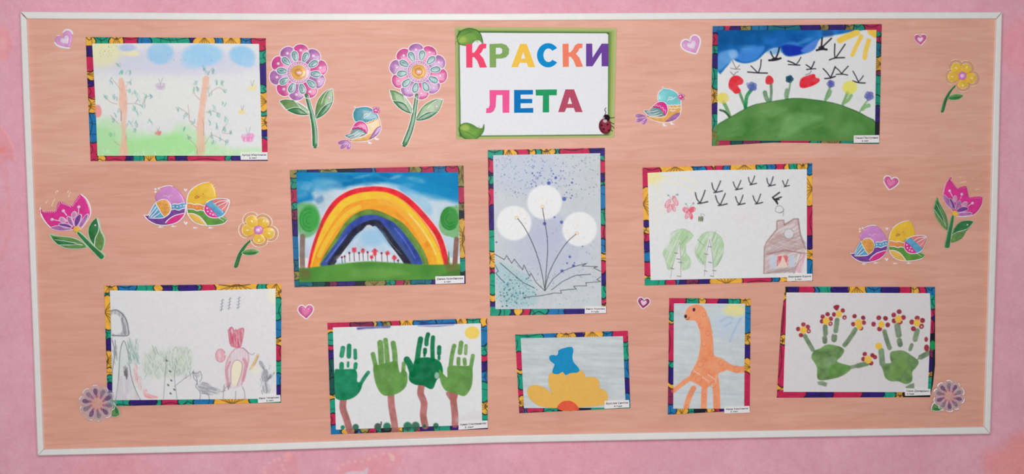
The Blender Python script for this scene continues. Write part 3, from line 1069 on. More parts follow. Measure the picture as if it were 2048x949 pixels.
    for r in (22, 44, 66):
        c.stroke(ell(175, 440, r, r * 1.25)[3:12], 8, (42, 130, 58), .6, 1.8)
    c.stroke([(128, 560), (126, 680), (128, 800), (130, 860)], 38, (132, 108, 96), .92, 1.6, tex=('w', .3, 12))
    c.stroke([(1252, 580), (1245, 680), (1238, 800)], 36, (132, 88, 76), .92, 1.6, tex=('w', .3, 12))
    c.poly([(90, 800), (160, 790), (400, 760), (600, 742), (800, 752), (1000, 765), (1200, 765), (1290, 770), (1290, 900), (90, 900)], (92, 150, 66), 1, 3, var=(.9, 40, (74, 132, 58)))
    c.poly([(500, 800), (700, 790), (900, 830), (700, 870), (500, 860)], (116, 166, 82), .6, 9, tex=('w', .5, 25))
    c.poly([(110, 800), (180, 810), (180, 870), (110, 870)], (112, 98, 62), .7, 7, tex=('w', .4, 14))
    c.poly([(1170, 760), (1260, 770), (1270, 850), (1190, 820)], (116, 104, 66), .7, 7, tex=('w', .4, 14))
    c.poly([(1140, 840), (1280, 800), (1290, 870), (1140, 870)], (70, 120, 56), .7, 5)
    c.scrib(10, (1180, 690, 1210, 765), (60, 120, 50), (30, 60), 5, (80, 100), .7)


def art_dandelion(c, m):
    c.a += ((fbm(c.X, c.Y, 25, 4) - .5) * 9)[..., None]
    c.blob(370, 560, 190, 160, (176, 180, 210), .42, .95)
    c.blob(360, 480, 90, 100, (174, 178, 210), .3, .95)
    c.blob(240, 160, 200, 110, (190, 198, 220), .5, .9)
    c.speck(260, (78, 70, 640, 300), (92, 100, 150), (1.5, 4), .6)
    c.speck(110, (180, 100, 520, 300), (72, 84, 152), (1.5, 5), .8, (360, 190, 80, 55))
    c.speck(80, (250, 400, 620, 720), (120, 126, 176), (1.5, 4), .5)
    for x, y, r in ((450, 303, 11), (368, 218, 10), (436, 427, 9), (398, 400, 6), (480, 612, 7), (405, 190, 7), (492, 216, 6), (500, 660, 8), (438, 688, 8), (345, 435, 9), (280, 165, 5), (463, 268, 4), (492, 285, 4), (466, 646, 5), (505, 645, 4), (548, 556, 5), (88, 534, 5)):
        c.blob(x, y, r, r, (72, 86, 168), .8, .35)
    c.poly([(90, 640), (180, 680), (260, 720), (300, 800), (290, 870), (140, 880), (90, 800)], (150, 192, 196), .55, 12, tex=('w', .4, 20))
    c.speck(260, (85, 620, 330, 885), (70, 134, 138), (1.5, 4.5), .5, (190, 790, 65, 75))
    c.speck(110, (85, 700, 330, 885), (30, 90, 100), (2, 5), .8, (170, 810, 60, 50))
    c.speck(60, (330, 790, 640, 880), (110, 140, 150), (1.5, 3.5), .5)
    c.speck(70, (350, 640, 620, 790), (110, 130, 160), (1.5, 4.5), .5)
    for x, y, r, fx, fy in ((345, 320, 92, 334, 345), (182, 432, 92, 196, 404), (532, 464, 92, 518, 487)):
        c.blob(x, y, r, r, (231, 231, 232), .97, .16)
        for k in range(11):
            t = random.uniform(0, 6.28)
            q = random.uniform(25, 55)
            a, b = fx + q * math.cos(t), fy + q * .9 * math.sin(t)
            c.stroke([(a, b), (a + 12 * math.cos(t), b + 12 * math.sin(t))], 3, (228, 200, 164), .6, smooth=False)
        c.blob(fx, fy, 11, 10, (222, 190, 150), .9, .3)
        c.blob(fx, fy, 7, 6, (238, 226, 204), .95, .3)
    pc = (52, 58, 66)
    for s, w in (([(334, 352), (345, 420), (358, 500), (362, 580), (354, 690), (347, 790)], 3.6), ([(202, 408), (240, 460), (285, 550), (322, 660), (347, 790)], 3.6), ([(512, 492), (460, 540), (405, 625), (365, 710), (347, 790)], 3.4)):
        c.stroke(s, w, pc, .9, .9)
    for s in ([(78, 598), (130, 628), (142, 605), (170, 648), (183, 625), (228, 682), (234, 655), (266, 718), (272, 700), (300, 750), (347, 795)],
              [(80, 655), (98, 690), (84, 700), (110, 730), (132, 750)], [(230, 830), (330, 820), (400, 806), (436, 808), (430, 792), (515, 785), (500, 770), (570, 768), (565, 752), (645, 745), (625, 735), (645, 720)],
              [(347, 795), (390, 730), (440, 690), (500, 665), (570, 648), (545, 662), (630, 665), (608, 672), (645, 690)], [(108, 645), (170, 700), (230, 750), (292, 780)], [(382, 790), (440, 745), (510, 712), (592, 706)]):
        c.stroke(s, 3.2, pc, .85, .8, smooth=False)


def art_house(c, m):
    for x, y, r in ((130, 130, 80), (120, 120, 60)):
        c.blob(x, y, r, r * .75, (238, 224, 130), .6, .9, tex=('p', 120, 1.6, .75))
    for s in ([(180, 130), (350, 190), (450, 250)], [(200, 120), (330, 130), (460, 155)], [(170, 190), (230, 290)], [(150, 210), (190, 350), (210, 440)], [(120, 230), (150, 400), (170, 510)], [(340, 130), (460, 190)]):
        c.stroke(s, 7, (236, 226, 160), .5, 1.6, tex=('w', .7, 5))
    dk = (48, 50, 56)
    for cx, cy, s in ((590, 235, 1.0), (745, 215, .8), (850, 178, .75), (985, 188, .8), (1098, 192, .6), (475, 315, 1.15), (622, 330, 1.05), (762, 325, .85), (890, 318, .85)):
        j = lambda: random.uniform(-4, 4)
        c.stroke([(cx - 32 * s + j(), cy - 66 * s), (cx - 20 * s, cy - 25 * s), (cx, cy)], 8.5 * s ** .3, dk, .85, 1.1, tex=('w', .2, 4))
        c.stroke([(cx + 32 * s + j(), cy - 80 * s), (cx + 18 * s, cy - 40 * s), (cx, cy)], 8.5 * s ** .3, dk, .9, 1.1, tex=('w', .2, 4))
        c.stroke([(cx - 14 * s, cy + 4), (cx + 15 * s, cy), (cx + 48 * s, cy - 8 * s)], 9 * s ** .3, dk, .9, 1.1)
    for b in ([(1055, 238), (1005, 275)], [(1005, 275), (1040, 320)], [(1068, 272), (1030, 285), (1040, 322)], [(1010, 285), (1050, 290)]):
        c.stroke(b, 10, (40, 40, 44), .92, 1.1, smooth=False)
    for s in ([(1025, 375), (1030, 345), (1055, 335), (1080, 352), (1078, 380), (1050, 388), (1025, 375)], [(1052, 388), (1080, 375), (1088, 360)], [(1085, 380), (1080, 410)]):
        c.stroke(s, 4, (110, 105, 115), .7, 1)
    # butterflies and bee
    for x, y, s, col in ((268, 315, 1.0, (232, 128, 150)), (393, 378, .8, (232, 70, 96))):
        for dx, dy, rx, ry, ro in ((-28, 5, 16, 34, 30), (26, -15, 16, 38, -25), (-16, 40, 14, 30, 20), (14, 35, 13, 28, -15)):
            if s < 1:
                dx, dy, rx, ry, ro = {(-28): (-22, -12, 24, 18, 30), 26: (24, -14, 26, 18, -30), (-16): (-14, 30, 12, 24, 15), 14: (16, 32, 12, 24, -10)}[dx]
            c.blob(x + dx, y + dy, rx, ry, col, .8, .3, ro, tex=('p', 110, 1.5, .85))
            c.stroke(ell(x + dx, y + dy, rx, ry, ro, 12), 3.5, (214, 60, 86), .6, 1)
        c.stroke([(x, y - 25), (x - 22 * s, y - 60 * s)], 3, (120, 140, 140), .7, smooth=False)
        c.stroke([(x + 4, y - 25), (x + 36 * s, y - 68 * s)], 3, (120, 140, 140), .7, smooth=False)
        c.blob(x - 26 * s, y - 55, 6, 6, (110, 130, 130), .7, .4)
        c.blob(x + 42 * s, y - 60, 8, 8, (110, 130, 130), .6, .4)
    c.blob(482, 432, 20, 15, (150, 160, 110), .6, .5)
    for dx in (-12, 2, 14):
        c.stroke([(480 + dx, 415), (478 + dx, 448)], 6, (50, 54, 50), .85, smooth=False)
    c.stroke([(485, 412), (480, 395), (500, 398), (510, 410)], 3, (120, 130, 130), .8)
    # birches
    gr = (162, 200, 146)
    c.poly([(260, 540), (300, 515), (350, 505), (400, 525), (425, 555), (400, 590), (375, 620), (375, 680), (405, 720), (405, 780), (370, 805), (335, 790), (330, 600), (318, 600), (290, 700), (270, 790), (240, 800), (225, 740), (205, 680), (230, 640), (250, 600)], gr, .85, 2.5, tex=('p', 115, 1.6, .9))
    c.poly([(460, 590), (490, 545), (540, 525), (600, 540), (640, 590), (645, 660), (630, 720), (600, 770), (570, 780), (560, 620), (545, 560), (520, 640), (510, 760), (470, 740), (440, 680), (440, 640)], gr, .85, 2.5, tex=('p', 115, 1.6, .9))
    for pts in ([(258, 545), (300, 515), (350, 505), (400, 525), (425, 555)], [(225, 640), (205, 680), (225, 740), (240, 800)], [(460, 590), (490, 545), (540, 525), (600, 540), (640, 590), (645, 660), (630, 720), (600, 770)], [(440, 640), (440, 690), (470, 745), (510, 770)]):
        c.stroke(pts, 3, (110, 150, 110), .5, 1)
    for tr2 in ([(260, 860), (275, 770), (325, 600), (333, 700), (335, 860)], [(505, 850), (520, 700), (545, 580), (565, 700), (575, 850)]):
        c.poly(tr2, (222, 222, 222), .95, 1, False)
        for i in (0, 2):
            c.stroke(tr2[i:i + 3], 3, (110, 116, 116), .7, .9, smooth=False)
    for x, y in ((300, 682), (315, 725), (272, 795), (318, 850), (330, 750), (545, 635), (520, 690), (548, 750), (515, 812), (562, 850), (580, 810)):
        c.stroke([(x - 12, y - 2), (x + 12, y + 2)], 4.5, (80, 84, 84), .8, smooth=False)
    for s in ([(455, 580), (500, 625)], [(590, 520), (560, 590)], [(635, 700), (595, 775)], [(450, 690), (505, 760)], [(380, 560), (335, 620)]):
        c.stroke(s, 3, (110, 130, 110), .7, 1, False)
    # house
    br = (166, 128, 128)
    c.poly([(1035, 455), (1040, 430), (1085, 440), (1092, 470), (1160, 435), (1190, 432), (1205, 500), (1215, 570), (1240, 640), (1245, 690), (1190, 690), (1165, 825), (940, 835), (945, 640), (960, 600), (1000, 540), (1035, 505)], (196, 164, 164), .8, 1.5, False, tex=('p', 150, 1.8, .8))
    c.poly([(960, 690), (1240, 650), (1215, 560), (1150, 540), (1010, 560)], br, .42, 3, tex=('p', 20, 1.8, .7))
    for s, w in (([(1035, 505), (1035, 450), (1085, 440), (1090, 475)], 9), ([(1090, 475), (1160, 432), (1192, 432)], 11), ([(1192, 440), (1205, 540), (1245, 650)], 12), ([(1035, 510), (960, 600), (945, 640), (940, 830)], 9), ([(950, 830), (1160, 800), (1250, 680)], 6), ([(960, 690), (1100, 660), (1240, 685)], 9), ([(1160, 830), (1210, 690)], 6)):
        c.stroke(s, w, (152, 112, 114), .7, 1.3, smooth=False, tex=('w', .4, 4))
    c.blob(1123, 540, 36, 36, (214, 212, 216), .95, .12)
    c.stroke(ell(1123, 540, 36, 36), 4, (140, 120, 126), .7)
    c.poly([(985, 705), (1030, 700), (1030, 790), (985, 795)], (196, 206, 220), .9, 1.2, False)
    c.poly([(1125, 700), (1165, 695), (1165, 780), (1125, 785)], (196, 204, 218), .9, 1.2, False)
    c.poly([(1040, 790), (1040, 700), (1110, 695), (1118, 785)], (232, 206, 190), .95, 1.2, False)
    c.poly([(1035, 780), (1038, 705), (1075, 700), (1060, 750)], (214, 84, 104), .9, 1.4, False, tex=('p', 60, 1.6, .85))
    c.poly([(1080, 700), (1112, 697), (1116, 780), (1098, 740)], (214, 84, 104), .9, 1.4, False, tex=('p', 120, 1.6, .85))
    c.poly([(965, 800), (1160, 785), (1160, 820), (960, 825)], (160, 146, 150), .7, 2, False, tex=('p', 170, 1.8, .8))
    c.poly([(1165, 820), (1210, 690), (1248, 685), (1215, 825)], (224, 160, 176), .9, 1.4, False, tex=('p', 100, 1.8, .9))
    c.blob(800, 420, 90, 40, (226, 214, 216), .4, .9)


def art_bear(c, m):
    pg = (150, 152, 156)
    c.blob(300, 620, 160, 140, (208, 216, 212), .35, .9)
    c.poly([(230, 215), (280, 200), (325, 230), (345, 290), (348, 355), (290, 365), (235, 362)], pg, .75, 2, tex=('p', 95, 2, .8))
    c.poly([(235, 235), (280, 232), (302, 265), (305, 345), (245, 350)], (222, 222, 224), .95, 3)
    c.stroke([(232, 205), (270, 198), (310, 225), (338, 270), (348, 320), (350, 362), (300, 368), (240, 364)], 7, (100, 100, 106), .75, 1.3)
    c.stroke([(310, 260), (330, 350)], 20, (110, 110, 116), .7, 2, tex=('p', 80, 1.6, .8))
    dk = (96, 100, 104)
    for s in ([(265, 795), (285, 650), (295, 480), (318, 400), (345, 470), (365, 620), (395, 720), (430, 790)], [(240, 785), (245, 600), (260, 480), (245, 400)], [(262, 395), (270, 500)]):
        c.stroke(s, 4.5, dk, .85, 1)
    c.poly([(275, 790), (290, 640), (360, 620), (390, 720), (425, 790)], (202, 196, 202), .8, 4, tex=('p', 80, 2, .9))
    c.poly([(295, 620), (300, 470), (320, 405), (345, 480), (358, 620)], (204, 214, 212), .7, 3, tex=('p', 80, 2, .85))
    c.poly([(345, 400), (365, 385), (400, 450), (420, 520), (395, 560), (360, 520)], (170, 192, 182), .8, 4, tex=('p', 70, 2, .8))
    c.scrib(26, (345, 390, 415, 560), (110, 150, 135), (20, 45), 5, (60, 110), .6)
    c.scrib(10, (302, 585, 345, 640), (110, 100, 110), (20, 40), 8, (80, 95), .8)
    c.scrib(14, (240, 390, 275, 560), (120, 140, 138), (20, 50), 4, (75, 100), .6)
    for x, y in ((395, 590), (425, 680), (395, 640)):
        c.blob(x, y, 14, 40, (228, 178, 182), .6, .7, tex=('p', 80, 2, .8))
        c.scrib(5, (x - 15, y - 40, x + 15, y + 40), (214, 130, 140), (15, 35), 4, (60, 120), .6)
    c.poly([(440, 560), (470, 480), (520, 450), (580, 480), (620, 450), (700, 440), (760, 480), (760, 560), (700, 620), (640, 640), (560, 640), (480, 640)], (196, 208, 190), .7, 9, tex=('p', 70, 2.2, .75))
    c.scrib(90, (450, 460, 760, 620), (150, 172, 150), (20, 45), 4, (50, 130), .4)
    c.scrib(40, (590, 450, 760, 640), (120, 150, 130), (20, 45), 4, (60, 130), .5)
    c.scrib(22, (450, 520, 600, 640), (150, 175, 160), (20, 40), 5, (60, 130), .5)
    for s in ([(580, 780), (590, 620), (600, 500)], [(668, 780), (650, 640), (660, 560)], [(650, 700), (700, 660), (770, 610)], [(505, 430), (530, 490)], [(525, 440), (545, 490)]):
        c.stroke(s, 4.5, (140, 148, 144), .75, 1.1)
    for x, y in ((600, 530), (622, 600), (630, 660), (650, 720), (625, 745), (610, 690)):
        c.blob(x, y, 9, 6, (90, 94, 94), .8, .4, 40)
    # little red fox
    c.poly([(445, 720), (470, 715), (480, 745), (545, 770), (500, 780), (455, 765)], (236, 130, 130), .7, 3, tex=('p', 20, 2, .85))
    # wolf
    c.poly([(800, 690), (850, 670), (900, 700), (960, 730), (900, 755), (830, 740)], (150, 150, 156), .75, 3, tex=('p', 15, 1.8, .85))
    for s in ([(770, 605), (795, 640), (800, 690)], [(820, 600), (830, 640), (815, 670)], [(770, 605), (780, 650), (800, 670), (790, 700), (820, 740), (815, 790)], [(830, 745), (870, 752), (880, 785)], [(960, 735), (985, 725)], [(770, 600), (790, 615), (820, 600)]):
        c.stroke(s, 4.5, (120, 122, 128), .75, 1)
    c.scrib(8, (775, 600, 825, 640), (120, 122, 128), (12, 25), 4, (70, 110), .6)
    # bear
    rd = (206, 100, 122)
    c.poly([(1005, 330), (1025, 310), (1045, 330), (1070, 330), (1090, 318), (1105, 330), (1095, 370), (1092, 410), (1080, 440), (1045, 442), (1015, 420), (1010, 380)], rd, .85, 2, tex=('p', 80, 1.8, .9))
    c.stroke([(1005, 330), (1025, 310), (1045, 335), (1090, 318), (1105, 330), (1093, 400), (1080, 440), (1040, 440), (1015, 420), (1003, 330)], 6, (196, 78, 100), .7, 1.2)
    c.scrib(10, (1015, 340, 1090, 430), (196, 78, 100), (30, 60), 5, (75, 95), .7)
    c.blob(952, 497, 30, 40, (226, 150, 164), .75, .3, 0, tex=('p', 80, 1.8, .8))
    c.stroke(ell(952, 497, 32, 42), 6, (210, 120, 140), .7, 1.2)
    c.poly([(990, 700), (985, 560), (1010, 490), (1050, 455), (1100, 455), (1135, 500), (1130, 570), (1100, 650), (1080, 700)], (220, 190, 200), .8, 3, tex=('p', 90, 2, .85))
    for s, w in (([(1000, 690), (985, 600), (1000, 520), (1050, 452), (1110, 455), (1138, 510), (1120, 590), (1090, 690)], 7), ([(1100, 660), (1120, 560), (1105, 520)], 20), ([(1005, 680), (995, 590), (1015, 540)], 14)):
        c.stroke(s, w, (210, 130, 148), .7, 1.4, tex=('w', .4, 5))
    c.poly([(1030, 690), (1025, 580), (1050, 530), (1085, 540), (1090, 580), (1065, 680)], (236, 228, 200), .95, 2)
    c.stroke([(1020, 685), (1020, 590), (1045, 530), (1088, 540), (1092, 600), (1062, 690)], 4, (150, 120, 130), .7, 1)
    for s in ([(970, 780), (975, 720), (1010, 690)], [(1095, 700), (1110, 740), (1112, 780)], [(1000, 720), (1010, 690)], [(1050, 780), (1052, 730)], [(1100, 445), (1150, 490), (1175, 480)]):
        c.stroke(s, 4.5, (140, 120, 128), .7, 1)
    c.scrib(8, (970, 680, 1020, 710), (140, 110, 118), (20, 40), 4, (60, 120), .6)
    c.stroke([(1150, 580), (1175, 540), (1198, 495)], 20, (222, 178, 120), .85, 1.6, tex=('p', 120, 2, .9))
    c.stroke([(1140, 590), (1170, 570), (1200, 500)], 4, (170, 120, 80), .7, 1)
    c.blob(1180, 590, 36, 28, (232, 228, 202), .6, .7)
    # hare
    for x, y, rx, ry, ro in ((1225, 560, 14, 34, -30), (1245, 630, 26, 46, 0), (1285, 630, 10, 34, 40), (1250, 710, 24, 36, 0)):
        c.blob(x, y, rx, ry, (140, 142, 150), .75, .35, ro, tex=('p', 80, 1.8, .85))
    c.scrib(16, (1215, 560, 1280, 750), (96, 98, 108), (20, 40), 4, (60, 120), .6)
    for i, x in enumerate((960, 1010, 1070)):
        y0 = (200, 190, 185)[i]
        for k in range(4):
            c.stroke([(x - 12 + k * 2, y0 - k * 20), (x + 8 + k * 2, y0 - 8 - k * 20)], 4, (130, 132, 138), .7, .9, False)
            c.stroke([(x - 4 + k * 2, y0 - k * 20 + 6), (x + k * 2, y0 - 14 - k * 20)], 4, (120, 122, 130), .7, .9, False)
    c.blob(1300, 100, 40, 50, (238, 234, 200), .6, .9)


def hand(c, palm, fingers, col, var=.14, a=.96):
    c.poly(palm, col, a, 1.5, tex=('w', .12, 12), var=(var, 14))
    for f, w in fingers:
        c.stroke(f, w, col, a * .95, 1.3, tex=('w', .16, 8), var=(var, 8))


def art_palms(c, m):
    g1, g2, g3 = (22, 128, 84), (96, 146, 70), (10, 106, 62)
    tk = (172, 104, 100)
    for q in (c, m):
        for pts in ([(352, 670), (345, 740), (368, 810), (388, 880), (400, 910)], [(660, 650), (665, 730), (680, 820), (690, 905)], [(860, 600), (855, 650), (878, 710), (872, 790), (885, 860)], [(1066, 645), (1072, 720), (1080, 790), (1080, 850)]):
            q.stroke(pts, 44, tk, .95, 1.8, tex=('w', .18, 10), var=(.14, 10))
    c.poly([(1020, 640), (1096, 640), (1085, 700), (1055, 700)], tk, .95, 1.5, tex=('w', .2, 10))
    hand(c, [(292, 495), (330, 490), (420, 488), (440, 520), (440, 570), (470, 575), (465, 620), (430, 665), (370, 690), (300, 680), (288, 600)], [([(455, 600), (480, 555), (512, 510)], 24), ([(338, 400), (347, 350)], 30), ([(385, 405), (387, 335)], 30),
         ([(428, 415), (426, 365)], 24), ([(337, 480), (338, 455)], 30), ([(380, 470), (381, 445)], 17), ([(427, 480), (430, 455)], 26)], g1)
    c.stroke([(340, 395), (348, 350)], 12, (90, 168, 140), .5, 2)
    c.stroke([(386, 395), (388, 350)], 12, (60, 150, 115), .5, 2)
    hand(c, [(545, 470), (580, 460), (660, 440), (700, 440), (718, 510), (740, 490), (768, 520), (760, 600), (700, 650), (620, 662), (580, 625), (555, 560)], [([(570, 500), (552, 430), (543, 390)], 30), ([(600, 480), (595, 380), (590, 315)], 38), ([(640, 470), (632, 370), (625, 298)], 32),
         ([(690, 470), (685, 380), (675, 318)], 34), ([(740, 560), (742, 500), (745, 450)], 26)], g2)
    c.stroke([(613, 320), (616, 345)], 7, (200, 215, 190), .7, 1)
    hand(c, [(805, 500), (815, 430), (880, 410), (950, 420), (990, 450), (1000, 520), (960, 560), (940, 610), (915, 618), (870, 595), (820, 590), (780, 560), (785, 500)], [([(805, 520), (785, 460), (765, 425)], 42), ([(832, 440), (842, 360), (855, 290)], 34), ([(883, 380), (884, 360)], 26), ([(893, 325), (895, 290), (904, 260)], 28),
         ([(935, 430), (932, 350), (936, 280)], 28), ([(976, 420), (975, 405)], 20), ([(976, 385), (977, 345)], 28), ([(880, 400), (882, 385)], 16)], g3)
    c.blob(962, 530, 16, 22, (206, 216, 206), .7, .6)
    hand(c, [(1030, 480), (1060, 465), (1150, 468), (1190, 470), (1195, 560), (1180, 620), (1140, 665), (1080, 645), (1020, 630), (985, 570), (975, 490), (1005, 520), (1030, 540)], [([(1050, 480), (1060, 400), (1075, 335)], 28), ([(1112, 380), (1120, 315)], 30), ([(1103, 455), (1103, 420)], 26),
         ([(1145, 455), (1142, 425)], 26), ([(1150, 385), (1152, 335)], 22), ([(1180, 500), (1188, 450), (1197, 400)], 26)], g2)
    c.stroke([(1150, 380), (1152, 340)], 14, (160, 178, 130), .7, 1.5)
    c.blob(1192, 250, 48, 42, (247, 204, 98), .97, .12, tex=('w', .15, 12))
    c.stroke([(445, 222), (540, 214), (650, 210)], 16, (40, 40, 130), .7, 2.5, tex=('w', .6, 12))
    c.stroke([(840, 202), (960, 206), (1070, 196)], 10, (40, 60, 150), .5, 2.5, tex=('w', .6, 12))
    m.stroke([(860, 190), (960, 200), (1070, 190)], 22, (22, 50, 130), .8, 2, tex=('w', .3, 12))
    for x, r in ((345, 12), (430, 18), (575, 20), (635, 22), (770, 24), (822, 24), (955, 16), (880, 10)):
        for q in (c, m):
            q.blob(x, 870 - (x - 345) * .018, r * 1.15, r * 1.2, random.choice([(44, 96, 76), (50, 74, 66), (30, 110, 80)]), .85, .4)
    c.stroke([(597, 835), (597, 852)], 8, (40, 44, 44), .9, smooth=False)
    c.poly([(1100, 800), (1255, 770), (1255, 850), (1105, 840)], (212, 208, 210), .6, 10)


def art_flower(c, m):
    n = fbm(c.X, c.Y, 5, 3, 0.05, 8.0) - .5
    c.a += (n * 26)[..., None] * np.array([1.1, 1, .95])
    c.a += ((fbm(c.X, c.Y, 30, 1) - .5) * 10)[..., None]


def art_giraffe(c, m):
    c.a += ((fbm(c.X, c.Y, 5, 3, .05, 6.0) - .5) * 16)[..., None]
    c.a += ((fbm(c.X, c.Y, 30, 1) - .5) * 10)[..., None]
    c.blob(500, 260, 120, 90, (186, 204, 224), .6, .9)
    for s in ([(440, 230), (500, 200), (530, 210)], [(470, 270), (520, 240)], [(590, 210), (540, 300), (510, 380)]):
        c.stroke(s, 14, (150, 178, 214), .5, 3, tex=('w', .6, 8))
    c.blob(545, 150, 82, 44, (238, 222, 130), .75, .7, tex=('w', .45, 12))
    og = (246, 148, 104)
    V = (.12, 14)
    c.poly([(180, 195), (190, 150), (220, 120), (270, 108), (320, 130), (345, 180), (370, 260), (385, 350), (388, 440), (395, 478), (440, 500), (490, 530), (520, 560), (480, 590), (430, 610), (420, 640), (380, 690), (330, 720), (270, 690), (215, 655), (235, 590), (270, 520), (292, 430), (295, 340), (280, 270), (258, 228), (225, 225), (190, 220)],
           og, .96, 1.6, tex=('w', .1, 14), var=V)
    for p, w in (([(500, 565), (560, 585), (620, 580)], 48), ([(215, 650), (160, 690), (104, 735)], 34), ([(245, 720), (215, 780), (190, 860)], 40), ([(325, 700), (322, 780), (318, 868)], 44), ([(405, 660), (412, 760), (415, 868)], 52)):
        c.stroke(p, w, og, .95, 1.6, tex=('w', .15, 10), var=V)
    for p in ([(310, 640), (355, 670)], [(350, 620), (400, 655)], [(240, 590), (290, 620)], [(410, 630), (405, 680)], [(230, 680), (240, 700)]):
        c.stroke(p, 7, (240, 210, 200), .7, 1.5, smooth=False)
    for x, y, r in ((300, 265, 17), (350, 318, 15), (320, 395, 17), (375, 470, 15), (295, 545, 22), (445, 535, 18), (378, 600, 22), (282, 655, 22), (388, 695, 20), (560, 580, 22), (322, 180, 14), (325, 775, 12), (245, 605, 14), (200, 855, 12)):
        c.stroke(ell(x, y, r, r * 1.1, 0, 10)[:random.choice((8, 10))], 4, (196, 108, 92), .7, 1)
    for p in ([(385, 380), (392, 470)], [(440, 495), (500, 535)], [(355, 200), (385, 320)]):
        c.stroke(p, 3, (150, 110, 110), .5, 1)
    c.blob(187, 195, 10, 13, (52, 30, 36), .95, .25)
    c.blob(248, 146, 10, 13, (56, 40, 60), .95, .25)
    c.stroke([(193, 218), (208, 215), (214, 200)], 5, (90, 40, 40), .8)
    c.stroke([(96, 755), (300, 752), (620, 765)], 4, (150, 180, 176), .4, 2)
    for q in (c, m):
        q.stroke([(95, 740), (104, 735)], 30, (230, 130, 100), .5, 2)


def art_handflowers(c, m):
    g = (104, 142, 82)
    gd = (112, 136, 104)
    V = (.26, 12)
    def fl(x, y, cen, pet, s=1.0):
        for px, py in pet:
            c.blob(px, py, 15 * s, 16 * s, (152, 52, 66), .93, .2, math.degrees(math.atan2(py - y, px - x)), var=(.3, 4))
        c.blob(x, y, cen, cen * 1.1, (246, 190, 74), .96, .15, tex=('w', .15, 8))
    c.poly([(290, 545), (310, 500), (350, 485), (390, 460), (440, 458), (500, 475), (522, 500), (500, 540), (470, 570), (490, 585), (540, 600), (572, 612), (560, 640), (500, 680), (430, 700), (360, 708), (332, 690), (330, 620), (310, 580)], g, .95, 1.5, tex=('w', .12, 14), var=V)
    c.poly([(380, 560), (440, 540), (470, 560), (440, 600), (390, 610)], (150, 176, 140), .5, 4, tex=('w', .6, 8))
    c.poly([(430, 600), (560, 610), (520, 660), (420, 680)], (92, 146, 62), .5, 5)
    for p, w in (([(245, 395), (270, 440), (300, 492)], 30), ([(388, 330), (390, 380)], 34), ([(385, 410), (386, 435)], 34), ([(472, 285), (462, 360)], 34), ([(452, 400), (450, 420)], 40), ([(600, 350), (570, 400), (525, 460)], 32), ([(560, 618), (620, 605), (690, 590)], 26)):
        c.stroke(p, w, gd, .93, 1.4, tex=('w', .2, 8), var=V)
    c.stroke([(620, 605), (680, 590)], 36, gd, .8, 1.6, tex=('w', .2, 8))
    c.poly([(332, 718), (370, 712), (405, 728), (395, 752), (340, 740)], gd, .85, 1.5, False, tex=('w', .4, 6))
    c.poly([(845, 515), (880, 500), (940, 500), (990, 530), (1045, 575), (1025, 620), (1000, 650), (1000, 710), (960, 735), (900, 715), (850, 715), (810, 690), (795, 640), (780, 600), (800, 590), (850, 585), (845, 560)], g, .95, 1.5, tex=('w', .12, 14), var=V)
    c.poly([(880, 560), (950, 540), (960, 620), (900, 690), (840, 680)], (120, 162, 84), .5, 8)
    for p, w in (([(782, 500), (785, 540), (790, 590)], 40), ([(805, 365), (820, 420), (840, 480)], 32), ([(895, 325), (905, 390)], 42), ([(910, 430), (915, 455)], 38), ([(1035, 360), (1020, 420)], 36), ([(997, 460), (985, 490)], 26), ([(1115, 515), (1060, 545)], 36), ([(1045, 555), (1035, 565)], 8)):
        c.stroke(p, w, gd, .93, 1.4, tex=('w', .2, 8), var=V)
    c.stroke([(450, 385), (476, 380)], 6, (225, 225, 222), .9, smooth=False)
    c.poly([(950, 755), (985, 735), (1014, 728), (1014, 765), (960, 765)], gd, .85, 1.4, False)
    fl(235, 355, 24, [(198, 347), (235, 315), (266, 332), (272, 362), (218, 390)])
    fl(395, 290, 24, [(370, 260), (405, 243), (428, 275), (365, 293), (425, 310)])
    fl(484, 242, 22, [(450, 245), (512, 217), (524, 265)])
    c.poly([(445, 190), (465, 177), (488, 182), (482, 205), (470, 218), (455, 208)], (150, 46, 62), .95, 1.2)
    fl(622, 305, 26, [(594, 257), (655, 268), (660, 302), (585, 313), (640, 342)])
    c.blob(628, 330, 20, 22, (246, 190, 74), .96, .15)
    fl(690, 562, 26, [(666, 523), (656, 558), (712, 588), (738, 545), (720, 532)])
    fl(783, 315, 22, [(765, 268), (812, 272), (728, 313), (828, 318), (770, 347)], 1.1)
    fl(903, 278, 24, [(870, 248), (908, 225), (938, 266), (872, 290), (915, 298)], 1.1)
    fl(1033, 305, 24, [(997, 298), (1035, 270), (1072, 287), (1065, 328), (1008, 345)], 1.15)
    c.blob(764, 467, 24, 24, (246, 190, 74), .96, .12)
    c.blob(1098, 420, 13, 18, (160, 60, 70), .93, .2)
    c.blob(1101, 480, 18, 24, (160, 48, 66), .93, .2)
    for x, y in ((524, 268), (1065, 330), (272, 362), (425, 310)):
        c.blob(x, y, 7, 7, (222, 200, 204), .8, .4)
    m.blob(1143, 462, 22, 34, (24, 150, 80), .9, .25)


